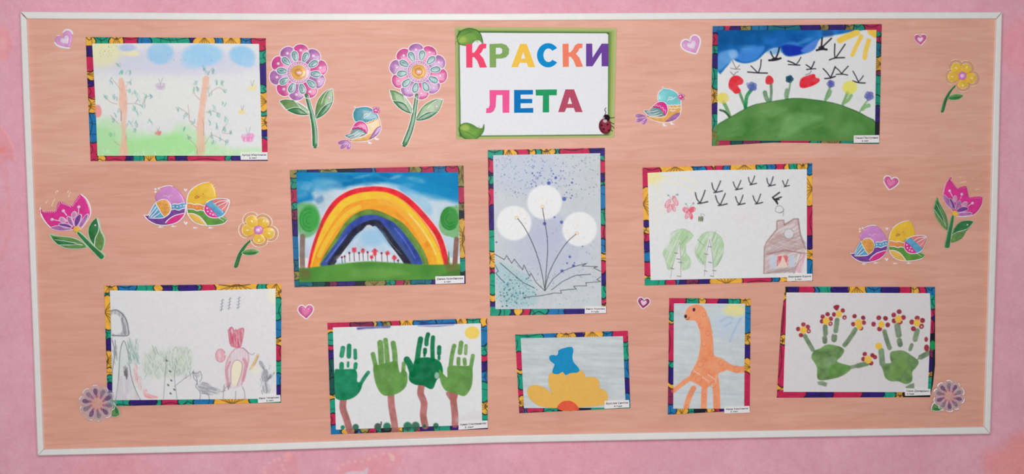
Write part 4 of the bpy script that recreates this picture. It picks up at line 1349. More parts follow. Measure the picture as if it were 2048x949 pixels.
W = (223, 223, 224)
artwork(T(160, 60, 3.515), [(40, 50), (1305, 58), (1318, 920), (75, 922)], [(85, 95), (1258, 98), (1280, 885), (122, 885)],
        ('Y95 G215 Y300 R415 B490 G765 N810 Y940 B1000 Y1125 B1215 R1320', 'R140 G230 N395 G435 Y560 G600 Y700 N740 B775 R925', 'R120 Y165 R310 N370 G440 Y540 G625 R665 N765 R1035 G1080 N1320', 'Y105 N190 R280 Y340 N385 R480 Y580 B785 R895 N925'),
        art_spring, W, 'spring drawing of two pale birches, butterflies and light blue clouds over green grass', [(480.6, 305.5), (534.8, 304.5), (535, 319.8), (481.5, 320)],
        ('Артур Мартынов', '6 лет', (.32, .6)), in_mid={'l': [(98, 330), (112, 600)], 't': [(800, 92)]})
artwork(T(1410, 40, 3.649), [(58, 45), (1290, 30), (1272, 905), (52, 920)], [(95, 75), (1252, 72), (1240, 885), (90, 882)],
        ('B125 R190 N245 O330 B450 T690 N830 O895 N1010 O1080 G1150 R1300', 'G110 R170 T260 Y380 M400 G560 G640 N735 K910', 'G90 R200 D260 M410 D560 R780 G850 O1000 G1290', 'N110 R180 G260 N340 G490 Y620 N690 G810 O880 K925'),
        art_hill, W, 'painting of black birds over a row of bright flowers on a round green hill', [(1708, 271), (1758.4, 270.4), (1758.4, 285.4), (1708, 286)],
        ('Саша Пастухина', '6 лет', (.31, .58)), out_mid={'b': [(500, 895), (900, 900)], 'l': [(50, 500)]}, dull=.16)
artwork(T(570, 320, 3.649), [(35, 75), (1302, 42), (1318, 905), (70, 930)], [(82, 92), (1262, 92), (1280, 870), (105, 895)],
        ('O75 T160 N250 O370 K500 N620 B665 R900 O980 R1080 B1190 R1260 O1325', 'O200 R300 O380 K440 Y710 G810 K910', 'T190 D280 K310 M370 N500 K590 O720 G790 R860 O925 T1060 N1325', 'O130 G200 R325 G370 M430 N550 B720 T820 O870 G935'),
        art_rainbow, W, 'painting of a big thick rainbow over red tulips between two round trees', [(870.5, 553.5), (928.5, 552), (928.5, 566.8), (871, 568.6)],
        ('Диана Арзыбикова', '6 лет', (.3, .54)), dull=.16)
artwork(T(960, 285, 2.673), [(42, 42), (667, 30), (675, 915), (55, 928)], [(70, 68), (643, 58), (650, 890), (82, 893)],
        ('G120 Y185 R250 Y290 G320 Y390 G440 R580 N675', 'G90 R160 N200 G235 B350 G435 R530 B590 Y640 R690 N750 G820 R850 Y925', 'G100 G155 N190 Y215 R265 G350 B465 N685', 'B80 R150 N170 G210 N255 R345 N460 G580 Y665 R710 G805 Y840 N880 Y905 G930'),
        art_dandelion, (198, 203, 208), 'tall drawing of three white dandelions with toothed leaves on speckled grey-blue', [(1170, 614), (1212, 613.5), (1212, 626.8), (1169.5, 627.6)],
        ('Вика Жукова', '4 года', (.3, .66)))
artwork(T(1270, 320, 3.649), [(55, 58), (1293, 25), (1297, 885), (72, 918)], [(92, 95), (1255, 68), (1255, 855), (115, 880)],
        ('R180 Y410 B510 R555 Y590 R650 B700 Y890 G950 B1010 R1100 Y1130 G1190 Y1255 B1300', 'B95 Y330 R550 N640 Y740 B890', 'G230 R290 B320 N380 M460 N550 Y780 R985 B1040 Y1300', 'R210 Y450 N480 Y530 R590 N660 B740 R840 Y880 G925'),
        art_house, W, 'pencil drawing of a brown house, two birches and a flock of black birds', [(1575, 549.5), (1624.5, 548), (1624.5, 562), (1574.5, 563)],
        ('Вероника Бурма', '5 лет', (.31, .58)), in_mid={'t': [(500, 75)]})
artwork(T(150, 560, 3.272), [(190, 40), (1350, 28), (1347, 805), (215, 828)], [(228, 70), (1312, 58), (1318, 780), (245, 790)],
        ('Y275 B395 G525 Y560 N625 G690 N790 G810 R910 Y1200 G1265 Y1355', 'Y130 G260 B375 Y435 R520 G625 B710 N810', 'G370 N520 G560 R690 G790 B905 Y1150 G1355', 'Y70 G115 Y320 G400 N470 Y590 Y640 G690 N830'),
        art_bear, (222, 221, 223), 'faint pencil drawing of a pinkish-red bear with a hare, wolf and bushes', [(515.5, 793), (560, 791), (561, 804), (516, 807)],
        ('Вика Чепилова', '5 лет', (.38, .7)), in_mid={'t': [(700, 75)]})
artwork(T(580, 590, 3.273), [(245, 185), (1290, 155), (1295, 880), (268, 915)], [(280, 215), (1250, 188), (1258, 852), (300, 885)],
        ('R410 M535 Y555 B590 O650 R710 Y815 B950 B1080 Y1150 G1250 Y1295', 'Y200 B320 G385 R430 N490 B580 G690 Y770 G885', 'B350 Y415 K440 B470 O510 R555 G610 K650 Y735 G815 R850 N945 G1060 N1300', 'R230 Y260 G330 R355 N430 D560 D640 Y690 G790 R845 B920'),
        art_palms, W, 'painting of four green handprint trees with brown trunks and a yellow sun', [(917.5, 845), (975, 842.2), (975.5, 856.6), (917, 860.5)],
        ('Арина Стеклянникова', '5 лет', (.22, .52)))
root8, org8 = artwork(T(1020, 580, 3.65), [(38, 330), (860, 300), (878, 865), (68, 902)], [(78, 355), (825, 340), (845, 862), (102, 866)],
        ('G230 B350 Y470 N535 Y670 B750 R865', 'R370 G500 B650 N770 B870', 'M100 B135 R230 G345 K380 Y500 K580 G880', 'G465 R575 Y605 G720 R790 Y865 M905'),
        art_flower, (196, 202, 204), 'small collage of a blue butterfly on a yellow cut-paper flower', [(1209.5, 803), (1258, 801), (1259, 815.5), (1209, 818.5)],
        ('Ярослав Снытов', '4 года', (.38, .7)))
artwork(T(1320, 580, 3.65), [(68, 62), (662, 68), (655, 880), (58, 912)], [(102, 100), (622, 103), (615, 870), (97, 870)],
        ('R180 G280 Y325 R430 N500 G575 Y665', 'Y110 B310 Y395 N515 Y615 R890', 'B110 Y195 G260 K335 Y385 R430 N660', 'R175 G215 Y240 R515 G555 N675 Y710 M830 B915'),
        art_giraffe, (200, 206, 210), 'small upright painting of an orange handprint giraffe', [(1449, 815), (1499, 813), (1499.5, 826), (1449, 828)],
        ('Иван Каштанов', '5 лет', (.24, .54)))
artwork(T(1540, 560, 3.515), [(108, 50), (1160, 52), (1125, 826), (50, 830)], [(115, 90), (1125, 95), (1110, 792), (95, 790)],
        ('K130 N195 R300 B330 G440 N550 Y680 B790 N900 R985 Y1040 R1090 B1165', 'B110 G200 R250 N290 R375 K430 G495 M560 N640 Y690 G830', 'K60 R240 N430 R640 N790 G870 Y950 K1130', 'Y150 R395 Y455 R740 Y835'),
        art_handflowers, (219, 215, 216), 'painting of two green handprints with red and yellow flowers on the fingertips', [(1810, 777.5), (1861, 779), (1861, 791), (1811, 792.5)],
        ('Саша Демиденко', '3 года', (.06, .34)), out_mid={'r': [(1160, 600), (1145, 740)], 'l': [(80, 300), (62, 600)]}, in_mid={'r': [(1132, 250), (1118, 600)], 'l': [(112, 300), (100, 600)]})

# collage pieces on the small drawing
t8 = T(1020, 580, 3.65)
yel = mat('yellow craft paper', (228, 178, 88), .7, .1, .03)
DC = DB + .0028
for i, pts in enumerate(([(330, 790), (285, 740), (225, 705), (165, 700), (127, 730), (137, 785), (180, 830), (240, 856), (350, 862)],
            [(322, 782), (292, 725), (280, 660), (295, 612), (340, 598), (385, 603), (409, 643), (418, 760), (400, 850), (345, 850)],
            [(412, 646), (440, 608), (500, 592), (535, 602), (551, 645), (547, 720), (520, 800), (480, 850), (395, 850), (408, 740)],
            [(546, 648), (600, 638), (645, 660), (654, 715), (650, 745), (560, 850), (480, 850), (520, 790), (540, 700)],
            [(645, 726), (695, 738), (715, 780), (700, 830), (640, 848), (515, 855), (545, 820), (600, 760)])):
    plate('paper_petal', pts, yel, root8, org8, DB + .002, DC + .00006 * i, t8, 3)
plate('flower_centre', [(345, 866), (360, 835), (395, 815), (440, 813), (480, 835), (500, 866), (495, 880), (390, 883)], mat('orange craft paper', (224, 92, 66), .7, .1, .1), root8, org8, DB + .002, DC + .0005, t8, 3)
plate('paper_butterfly', [(360, 440), (440, 418), (462, 440), (455, 490), (465, 530), (495, 565), (507, 590), (490, 605), (440, 610), (405, 623), (385, 600), (350, 617), (310, 608), (318, 570), (325, 545), (295, 520), (287, 490), (310, 478), (340, 482), (352, 465)],
      mat('blue craft paper', (22, 138, 190), .6, .15, .06), root8, org8, DB + .002, DC + .0006, t8, 3)
# ---------------------------------------------------------------- the title sheet
def title():
    tr = T(890, 40, 3.797)
    O = tr([(74, 52), (1304, 62), (1284, 892), (86, 906)])
    bx = (O[:, 0].min() - 6, O[:, 1].min() - 6, O[:, 0].max() + 6, O[:, 1].max() + 6)
    c = Canvas(tr, bx, (178, 184, 124))
    c.poly([(92, 72), (1282, 82), (1262, 872), (100, 890)], (150, 170, 94), 1, 7, False)
    c.poly([(72, 70), (110, 70), (125, 890), (84, 890)], (150, 170, 110), .6, 4, False)
    c.poly([(100, 80), (1262, 90), (1250, 878), (110, 888)], (114, 144, 74), .9, 3, False)
    c.poly([(104, 84), (1246, 94), (1240, 876), (112, 886)], (70, 100, 62), .9, 1.8, False)
    c.poly([(110, 96), (1225, 101), (1240, 112), (1236, 866), (1200, 870), (120, 880)], (225, 226, 230), 1, 1.0, False)
    dk = (44, 78, 38)
    def leaf(pts, hi, lo):
        c.poly(pts, dk, 1, 1.4)
        p = np.array(pts, float)
        m = p.mean(0)
        c.poly(m + (p - m) * .94, (100, 146, 70), 1, 1.4, var=(.12, 20))
        c.poly(m + (p - m) * [.7, .6] + [-12, 2], (124, 164, 78), .8, 6)
        c.blob(hi[0], hi[1], 34, 26, (168, 190, 92), .8, .9)
        c.stroke(lo, 4, (60, 100, 50), .6, 1.5)
    leaf([(96, 165), (90, 125), (118, 84), (180, 61), (240, 75), (275, 112), (290, 180), (268, 158), (238, 153), (210, 175), (190, 194), (150, 196), (110, 186)], (128, 150), [(95, 165), (130, 120), (200, 90)])
    leaf([(104, 832), (120, 796), (160, 781), (210, 795), (250, 820), (285, 822), (297, 790), (296, 840), (270, 880), (230, 908), (180, 912), (130, 890)], (150, 820), [(110, 835), (160, 850), (230, 890)])
    c.stroke([(75, 185), (85, 165), (96, 160)], 4, (90, 110, 60), .8)
    # ladybird
    for s in ([(1215, 720), (1222, 700), (1213, 685), (1222, 668)], [(1232, 735), (1262, 745), (1290, 740)], [(1240, 760), (1268, 785), (1292, 790)], [(1258, 800), (1275, 812), (1285, 825)], [(1255, 830), (1272, 845)]):
        c.stroke(s, 5, (40, 26, 34), .9, .8)
    c.blob(1216, 808, 48, 60, (104, 36, 48), 1, .08, -8)
    c.blob(1222, 800, 36, 50, (146, 54, 70), .9, .4, -8)
    c.blob(1226, 745, 27, 27, (36, 20, 32), 1, .12)
    c.blob(1205, 745, 8, 12, (190, 170, 180), .8, .4)
    c.blob(1216, 768, 16, 12, (214, 200, 212), .85, .4)
    for x, y in ((1205, 830), (1235, 795), (1245, 840), (1190, 800)):
        c.blob(x, y, 8, 8, (50, 20, 30), .9, .3)
    org = P(*O.mean(0), DB)
    root = thing('title_sign', 'printed title sheet in a green leafy border reading in big coloured letters', 'sign', org)
    g = coons([tuple(O[0]), tuple(O[1])], [tuple(O[1]), tuple(O[2])], [tuple(O[3]), tuple(O[2])], [tuple(O[0]), tuple(O[3])], .9)
    lift = DB + .0009 + .0006 * vnoise(g[0], g[1], 80, 2)
    grid_mesh('printed_sheet', g[0], g[1], lift, c.sample(*g), painted('painted paper', .8, .05, .025), root, org, back=DB + .0001)
    K = [(160, 183), (206, 181), (207, 250), (222, 248), (240, 225), (258, 192), (280, 179), (314, 182), (312, 214), (290, 218), (280, 240), (262, 260), (290, 290), (318, 360), (265, 362), (245, 310), (222, 282), (208, 282), (208, 361), (162, 362)]
    def arc(cx, cy, rx, ry, a0, a1, n=22):
        return [(cx + rx * math.cos(math.radians(a0 + (a1 - a0) * i / n)), cy + ry * math.sin(math.radians(a0 + (a1 - a0) * i / n))) for i in range(n + 1)]
    Cc = arc(783, 268, 84, 92, -36, -324) + arc(786, 268, 39, 52, -318, -42)
    L = [('К', (238, 74, 108), K, []),
         ('Р', (128, 164, 94), [(338, 183), (430, 179), (465, 190), (487, 220), (484, 258), (462, 284), (430, 292), (388, 293), (388, 360), (340, 360)], [[(386, 210), (420, 210), (435, 222), (433, 250), (418, 260), (386, 262)]]),
         ('А', (250, 190, 78), [(570, 182), (620, 182), (685, 358), (632, 358), (620, 325), (567, 325), (553, 358), (503, 358)], [[(594, 240), (611, 294), (577, 294)]]),
         ('С', (10, 136, 200), Cc, []),
         ('К', (248, 128, 100), [(893 + (x - 160) * .98, 180 + (y - 181) * .975) for x, y in K], []),
         ('И', (106, 66, 152), [(1072, 180), (1118, 180), (1120, 288), (1190, 180), (1240, 180), (1240, 352), (1190, 352), (1189, 246), (1120, 352), (1072, 352)], []),
         ('Л', (238, 90, 150), [(338, 533), (490, 533), (488, 705), (438, 705), (436, 570), (390, 570), (384, 660), (368, 695), (345, 706), (312, 708), (314, 672), (332, 668), (340, 645)], []),
         ('Е', (8, 114, 184), [(525, 532), (668, 532), (668, 566), (574, 567), (574, 600), (662, 600), (662, 632), (574, 633), (574, 671), (670, 669), (670, 705), (525, 705)], []),
         ('Т', (36, 150, 96), [(688, 530), (850, 528), (848, 572), (790, 572), (790, 702), (742, 702), (744, 574), (690, 574)], []),
         ('А', (178, 76, 100), [(915, 528), (980, 528), (1045, 700), (990, 700), (978, 668), (922, 668), (908, 700), (860, 700)], [[(947, 583), (966, 638), (930, 638)]])]
    for i, (ch, col, pts, holes) in enumerate(L):
        m = mat('letter ink %d' % i, col, .7, .1, .03)
        o = plate('letter', pts, m, root, org, DB + .0009, DB + .00175, tr, 0, holes)
        o['label'] = 'printed letter ' + ch


title()
# ---------------------------------------------------------------- embossed vinyl stickers
def vin(name, col, var=.16, **k):
    k.setdefault('rough', .32)
    return mat(name, col, spec=.45, var=var, scale=k.pop('scale', 90), coat=.25, **k)  # var mottles the base colour in place of uneven foil reflections


WH = vin('white relief', (240, 228, 232), .04, rough=.4)
PINK = vin('pink foil', (200, 66, 138), .26)
LILAC = vin('lilac foil', (166, 104, 166), .26)
TEAL = vin('teal foil', (104, 148, 150), .26, scale=160)
GOLD = vin('gold foil', (222, 166, 86), .16)
MAUVE = vin('mauve foil', (206, 142, 186), .14)
GRN = vin('green foil', (38, 116, 60), .3)
LGRN = vin('light green foil', (98, 140, 74), .24)
MAG = vin('magenta foil', (214, 44, 138), .14)
PURP = vin('purple foil', (112, 58, 142), .3)
YEL = vin('yellow foil', (230, 182, 62), .12)
BLUE = vin('blue foil', (92, 158, 196), .2)
ORG = vin('orange foil', (222, 138, 78), .2)
AQUA = vin('aqua foil', (112, 196, 198), .12)
SALM = vin('salmon foil', (226, 122, 120), .22)
PEARL = vin('pearl foil', (226, 190, 216), .1)
HPINK = vin('heart pink foil', (206, 92, 146), .2)
HLIL = vin('heart lilac foil', (214, 152, 202), .14)
HMAR = vin('heart maroon foil', (150, 50, 106), .25)
CLEAR = vin('clear film', (232, 214, 214), .03, rough=.2, alpha=.16)
CLAV = vin('clear lavender film', (206, 196, 208), .2, rough=.2, alpha=.36, scale=200)
CLOR = vin('clear orange film', (232, 170, 120), .1, rough=.25, alpha=.25)


def film(pts, root, org, tr, sm=3):
    return plate('clear_film', pts, CLEAR, root, org, DB + .00005, DB + .0003, tr, sm)


def petal_shape(cx, cy, ang, r0, r1, w, n=12):
    """teardrop from radius r0 to r1 about (cx, cy), as wide as w near its outer end"""
    out = []
    ca, sa = math.cos(ang), math.sin(ang)
    for i in range(n):
        t = 2 * math.pi * i / n
        u = (r0 + r1) / 2 + (r1 - r0) / 2 * math.cos(t)
        v = w / 2 * math.sin(t) * (1 + .28 * math.cos(t))
        out.append((cx + u * ca - v * sa, cy + u * sa + v * ca))
    return out


def make_daisy():
    tr = T(520, 70, 3.954)
    cx, cy = 305, 297
    org = P(*tr([(cx, cy)])[0], DB)
    root = thing('daisy_sticker', 'tall pink and purple daisy sticker beside the birch drawing, stem curving right', 'sticker', org, 'big daisy stickers')
    D2 = DB + .0005
    stem = [(350, 475), (372, 560), (392, 640), (408, 740), (416, 882), (456, 882), (456, 780), (440, 670), (412, 570), (382, 468)]
    puff('stem', stem, GRN, root, org, tr, DB, .0014, 1.6)
    ridge('stem_outline', [[(350, 478), (372, 560), (392, 640), (408, 740), (413, 884)], [(384, 470), (412, 570), (440, 670), (457, 780), (457, 884)], [(412, 884), (457, 884)]], 8, WH, root, org, tr, DB, .0017, taper=False)
    LL = [(152, 522), (200, 508), (270, 518), (335, 550), (382, 592), (386, 632), (320, 636), (260, 622), (205, 592), (168, 552)]
    RL = [(575, 425), (581, 480), (576, 535), (540, 600), (490, 645), (440, 662), (435, 600), (450, 530), (490, 470), (530, 438)]
    for pts, low, veins in ((LL, [(212, 592), (270, 574), (320, 580), (380, 628), (320, 634), (262, 620)], [[(165, 535), (190, 570), (212, 590), (268, 573), (320, 580), (380, 626)], [(268, 520), (300, 550), (322, 580)], [(270, 520), (340, 560), (380, 592)]]),
                            (RL, [(574, 530), (540, 600), (490, 645), (442, 660), (480, 590), (520, 552)], [[(442, 656), (470, 605), (510, 560), (575, 527)], [(484, 552), (500, 500), (530, 450), (570, 430)]])):
        lf = puff('leaf', pts, LGRN, root, org, tr, DB, .0012, 2.2)
        puff('leaf_underside', low, GRN, lf, org, tr, DB + .0004, .0012, 1.5)
        ridge('leaf_outline', [pts + [pts[0]]], 7.5, WH, lf, org, tr, DB, .0018, closed=False, taper=False)
        ridge('leaf_vein', veins, 6, WH, lf, org, tr, DB + .0006, .0013)
    puff('dew_drop', ell(547, 497, 12, 12), PEARL, root, org, tr, DB + .001, .001, 1.2)
    a0 = math.atan2(-172, 17)
    for k in range(10):
        a = a0 + k * math.pi / 5
        jr = (0, 2, 6, -6, 2, -2, 4, 10, 4, 2)[k]
        pt = petal_shape(cx, cy, a, 86, 226 + jr, 118)
        q = puff('petal', pt, (PINK, LILAC)[k % 2], root, org, tr, DB, .0013, 2.2)
        q['label'] = ('pink outer petal', 'purple outer petal')[k % 2]
        ridge('petal_outline', [pt], 9, WH, q, org, tr, DB, .0018, closed=True)
        puff('petal_pearl', ell(cx + 176 * math.cos(a), cy + 176 * math.sin(a), 13, 13, 0, 10), PEARL, q, org, tr, DB + .0012, .0012, 1.4)
    for k in range(10):
        a = a0 + (k + .5) * math.pi / 5
        pt = petal_shape(cx, cy, a, 84, 176, 54, 10)
        q = puff('inner_petal', pt, TEAL, root, org, tr, DB + .001, .0012, 1.6)
        ridge('petal_outline', [pt], 8, WH, q, org, tr, DB + .001, .0016, closed=True)
        ridge('petal_outline', [petal_shape(cx, cy, a, 106, 160, 24, 8)], 4, WH, q, org, tr, DB + .0019, .0006, closed=True)
    c1 = puff('flower_centre', ell(cx, cy, 92, 90, 0, 26), MAUVE, root, org, tr, DB + .001, .0016, 2)
    ridge('centre_ring', [ell(cx, cy, 92, 90, 0, 26)], 7, WH, c1, org, tr, DB + .001, .0022, closed=True)
    V = [ell(cx + 76 * math.cos(t * .2618), cy + 74 * math.sin(t * .2618), 5, 5, 0, 6) for t in range(24)]
    ridge('bead_ring', V, 4, WH, c1, org, tr, DB + .0024, .0008, closed=True, smooth=0)
    puff('golden_button', ell(cx, cy, 62, 61, 0, 22), GOLD, c1, org, tr, DB + .002, .0016, 2)
    ridge('centre_ring', [ell(cx, cy, 62, 61, 0, 22)], 6, WH, c1, org, tr, DB + .002, .0022, closed=True)
    puff('golden_button', ell(cx, cy, 34, 33, 0, 16), vin('deep gold foil', (204, 140, 62), .2), c1, org, tr, DB + .003, .0014, 2)
    puff('heart_bead', [(cx - 2, cy - 6), (cx + 8, cy - 12), (cx + 16, cy - 5), (cx + 10, cy + 8), (cx - 4, cy + 14), (cx - 16, cy + 2), (cx - 15, cy - 9), (cx - 8, cy - 12)], PEARL, c1, org, tr, DB + .004, .0010, 1.1)
    return root


d1 = make_daisy()
dup(d1, P(837.2, 143.2, DB), math.radians(23.2), 1.0, 'tall pink and purple daisy sticker nearest the title sheet, stem curving left')


def make_bird():
    tr = T(1250, 50, 4.311)
    org = P(*tr([(370, 700)])[0], DB)
    root = thing('bird_sticker', 'single bright aqua and yellow bird sticker right of the title sheet', 'sticker', org, 'single bird stickers')
    puff('belly', [(300, 700), (360, 694), (420, 696), (482, 692), (480, 730), (474, 765), (440, 812), (400, 836), (340, 842), (270, 828), (190, 792), (250, 780), (320, 740)], GOLD, root, org, tr, DB, .0010, 2)
    puff('belly_patch', [(472, 756), (474, 782), (440, 815), (398, 830), (345, 836), (380, 804), (425, 768)], LILAC, root, org, tr, DB + .0006, .001, 1.6)
    puff('head', [(320, 548), (365, 552), (420, 568), (458, 600), (478, 642), (482, 690), (440, 694), (400, 692), (365, 697), (340, 675), (292, 658), (283, 622), (296, 582)], AQUA, root, org, tr, DB, .0015, 2.6)
    ridge('collar', [[(365, 696), (378, 690), (388, 697), (402, 688), (415, 696), (430, 687), (445, 695), (460, 688), (482, 692)], [(378, 722), (392, 712), (405, 722), (420, 712), (435, 722), (450, 712), (482, 716)], [(384, 745), (398, 734), (412, 745), (426, 736), (440, 744)]], 8, WH, root, org, tr, DB + .0006, .0012)
    w = puff('wing', [(255, 690), (280, 668), (320, 661), (352, 678), (370, 715), (366, 755), (345, 788), (330, 755), (290, 716), (244, 712)], MAG, root, org, tr, DB + .0009, .0014, 2)
    ridge('wing_outline', [[(200, 736), (235, 705), (262, 680), (290, 664), (325, 661), (355, 680), (370, 718), (366, 755), (345, 790), (310, 798), (250, 795), (200, 782), (162, 736), (215, 740)]], 8, WH, w, org, tr, DB + .0009, .0018)
    ridge('wing_scallops', [[(255, 700), (270, 690), (284, 704), (300, 696), (312, 716), (328, 710), (334, 735), (350, 735), (350, 760)]], 6, PEARL, w, org, tr, DB + .002, .0008)
    f = puff('wing_feathers', [(242, 714), (290, 718), (325, 752), (342, 782), (300, 790), (250, 788), (205, 776), (166, 737), (215, 740)], TEAL, root, org, tr, DB + .0008, .0012, 1.8)
    ridge('feather_line', [[(185, 750), (240, 748), (290, 735)], [(200, 768), (250, 770), (300, 752)], [(215, 782), (270, 784), (325, 768)]], 7, WH, f, org, tr, DB + .0016, .0012)
    for a, b in (((190, 792), (88, 782)), ((192, 796), (92, 832)), ((195, 800), (150, 858))):
        dx, dy = b[0] - a[0], b[1] - a[1]
        L = math.hypot(dx, dy)
        pt = petal_shape(a[0], a[1], math.atan2(dy, dx), 8, L, 34, 10)
        t = puff('tail_feather', pt, LILAC, root, org, tr, DB, .001, 1.6)
        ridge('feather_outline', [pt], 5, PEARL, t, org, tr, DB, .0014, closed=True)
    ridge('outline', [[(318, 530), (335, 548), (370, 552), (420, 566), (455, 596), (478, 640), (484, 690), (482, 735), (472, 780), (440, 815), (395, 836), (335, 844), (265, 830), (190, 798)], [(318, 528), (330, 545), (300, 572), (285, 605), (283, 640), (292, 660)]], 9, WH, root, org, tr, DB, .0018)
    b = puff('beak_flower', ell(482, 621, 22, 22, 0, 10), MAG, root, org, tr, DB + .001, .0012, 1.8)
    for k in range(5):
        t = k * 1.2566 - .5
        puff('blossom_petal', ell(482 + 25 * math.cos(t), 621 + 23 * math.sin(t), 13, 12, 0, 8), MAUVE, b, org, tr, DB + .0008, .0012, 1.4)
    puff('blossom_eye', ell(480, 618, 9, 8, 0, 8), PEARL, b, org, tr, DB + .002, .001, 1)
    ridge('closed_eye', [[(372, 632), (388, 622), (406, 626), (412, 636)], [(364, 656), (385, 640), (405, 642), (440, 622)], [(385, 640), (400, 650)]], 7, WH, root, org, tr, DB + .0014, .0010)
    for x, y in ((345, 865), (410, 852)):
        puff('foot', [(x - 20, y - 10), (x - 5, y - 14), (x + 8, y + 2), (x + 22, y + 8), (x, y + 12), (x - 14, y + 8)], WH, root, org, tr, DB, .0012, 1.4)
    return root


b1 = make_bird()
dup(b1, P(733.0, 247.2, DB), math.radians(-18.6), 1.0, 'single darker teal bird sticker between the two tall daisies')
for ch in COL.objects:
    if ch.parent and ch.parent.name == 'bird_sticker.001' and ch.name.startswith('head'):
        ch.data = ch.data.copy()
        ch.data.materials[0] = vin('dark teal foil', (62, 140, 156), .3)


def make_pair():
    tr = T(1680, 330, 4.519)
    org = P(*tr([(435, 700)])[0], DB)
    root = thing('bird_pair_sticker', 'sticker of a purple and a yellow bird side by side below the right tulip', 'sticker', org, 'bird pair stickers')
    A = puff('purple_bird', [(425, 700), (424, 740), (420, 775), (395, 815), (350, 850), (300, 872), (240, 880), (180, 872), (125, 842), (95, 800), (128, 802), (160, 780), (200, 720), (300, 690), (360, 690)], PURP, root, org, tr, DB, .001, 2)
    puff('head', [(205, 600), (235, 572), (270, 552), (300, 546), (340, 560), (380, 596), (410, 640), (426, 692), (400, 694), (340, 700), (308, 700), (270, 680), (190, 680), (180, 635)], vin('orchid foil', (204, 134, 196), .1), A, org, tr, DB + .0004, .0014, 2.6)
    puff('neck_band', [(315, 706), (340, 698), (370, 700), (400, 688), (428, 690), (428, 730), (400, 736), (370, 748), (340, 742), (315, 750)], BLUE, A, org, tr, DB + .0006, .0012, 1.6)
    puff('belly_patch', [(420, 776), (400, 812), (358, 850), (300, 872), (262, 865), (285, 832), (330, 798), (380, 778)], MAG, A, org, tr, DB + .0006, .001, 1.6)
    puff('wing_feathers', [(186, 694), (215, 745), (258, 812), (200, 822), (130, 820), (150, 752), (168, 714)], BLUE, A, org, tr, DB + .0008, .001, 1.6)
    puff('wing', [(190, 692), (230, 669), (270, 668), (300, 694), (308, 740), (290, 782), (257, 812), (232, 780), (212, 740)], vin('amber foil', (226, 160, 74), .2), A, org, tr, DB + .001, .0013, 1.8)
    ridge('outline', [[(186, 694), (230, 668), (270, 666), (302, 694), (310, 740), (292, 784), (257, 814)], [(186, 690), (205, 730), (235, 785), (257, 814), (200, 824), (128, 824)], [(130, 815), (160, 770), (195, 722)], [(145, 818), (180, 780), (205, 748)], [(165, 820), (200, 795), (222, 775)],
                      [(92, 798), (125, 800), (150, 752), (185, 694)], [(88, 800), (122, 842), (180, 874), (245, 882), (310, 872), (362, 850), (402, 812), (424, 770), (430, 700)], [(262, 862), (290, 830), (340, 796), (420, 772)],
                      [(315, 706), (340, 698), (370, 700), (400, 688), (428, 688)], [(315, 750), (340, 742), (370, 750), (400, 736), (428, 730)], [(218, 568), (245, 558), (270, 550), (300, 546), (330, 552)]], 9, WH, A, org, tr, DB + .0012, .0014)
    ridge('closed_eye', [[(250, 640), (270, 632), (290, 645)], [(290, 648), (310, 628), (335, 630)]], 6, PEARL, A, org, tr, DB + .0018, .0008)
    for k in range(5):
        t = k * 1.2566
        puff('bow_petal', ell(200 + 24 * math.cos(t), 592 + 20 * math.sin(t), 10, 9, 0, 8), WH, A, org, tr, DB, .0012, 1.2)
    B = puff('yellow_bird', [(440, 690), (500, 690), (580, 740), (620, 790), (700, 790), (735, 790), (765, 815), (738, 846), (680, 862), (600, 868), (530, 860), (485, 835), (455, 800), (442, 760)], vin('leaf green foil', (92, 150, 56), .18), root, org, tr, DB, .001, 2)
    puff('head', [(632, 506), (570, 516), (512, 545), (462, 594), (443, 650), (440, 690), (470, 686), (500, 696), (560, 698), (600, 676), (650, 650), (676, 640), (675, 592), (662, 545)], vin('chick yellow foil', (230, 184, 54), .1), B, org, tr, DB + .0004, .0014, 2.6)
    puff('neck_band', [(440, 692), (470, 688), (500, 698), (530, 692), (565, 702), (588, 704), (578, 752), (548, 740), (520, 748), (490, 736), (440, 738)], ORG, B, org, tr, DB + .0006, .0012, 1.6)
    puff('belly_patch', [(445, 776), (490, 776), (540, 800), (580, 843), (594, 866), (540, 860), (490, 835), (456, 802)], vin('straw foil', (226, 180, 84), .1), B, org, tr, DB + .0006, .001, 1.6)
    puff('wing_feathers', [(640, 662), (690, 645), (782, 648), (772, 708), (742, 752), (690, 715)], SALM, B, org, tr, DB + .0008, .0012, 1.6)
    puff('wing', [(588, 700), (620, 712), (660, 755), (692, 796), (650, 802), (605, 786), (578, 742)], MAG, B, org, tr, DB + .0009, .0013, 1.8)
    puff('wing_band', [(590, 690), (615, 672), (645, 664), (690, 700), (742, 752), (722, 786), (692, 796), (640, 735)], BLUE, B, org, tr, DB + .001, .0013, 1.6)
    ridge('outline', [[(630, 502), (570, 514), (512, 543), (462, 592), (442, 650), (438, 720), (446, 780), (484, 836), (540, 864), (620, 870), (690, 862), (742, 846), (768, 815)], [(588, 700), (578, 742), (606, 788), (655, 804), (720, 790), (760, 740), (784, 650), (690, 640), (620, 662), (588, 692)],
                      [(660, 690), (710, 662), (780, 652)], [(690, 705), (735, 680), (780, 655)], [(720, 735), (755, 700), (780, 658)], [(440, 692), (470, 688), (500, 698), (530, 692), (565, 702), (588, 704)], [(445, 738), (490, 738), (520, 750), (550, 742), (578, 752)],
                      [(446, 774), (495, 776), (545, 802), (582, 845), (596, 868)], [(690, 800), (740, 830)], [(720, 790), (765, 812)], [(640, 520), (655, 516)], [(650, 535), (670, 522)], [(665, 552), (678, 542)], [(668, 572), (678, 566)]], 9, WH, B, org, tr, DB + .0012, .0014)
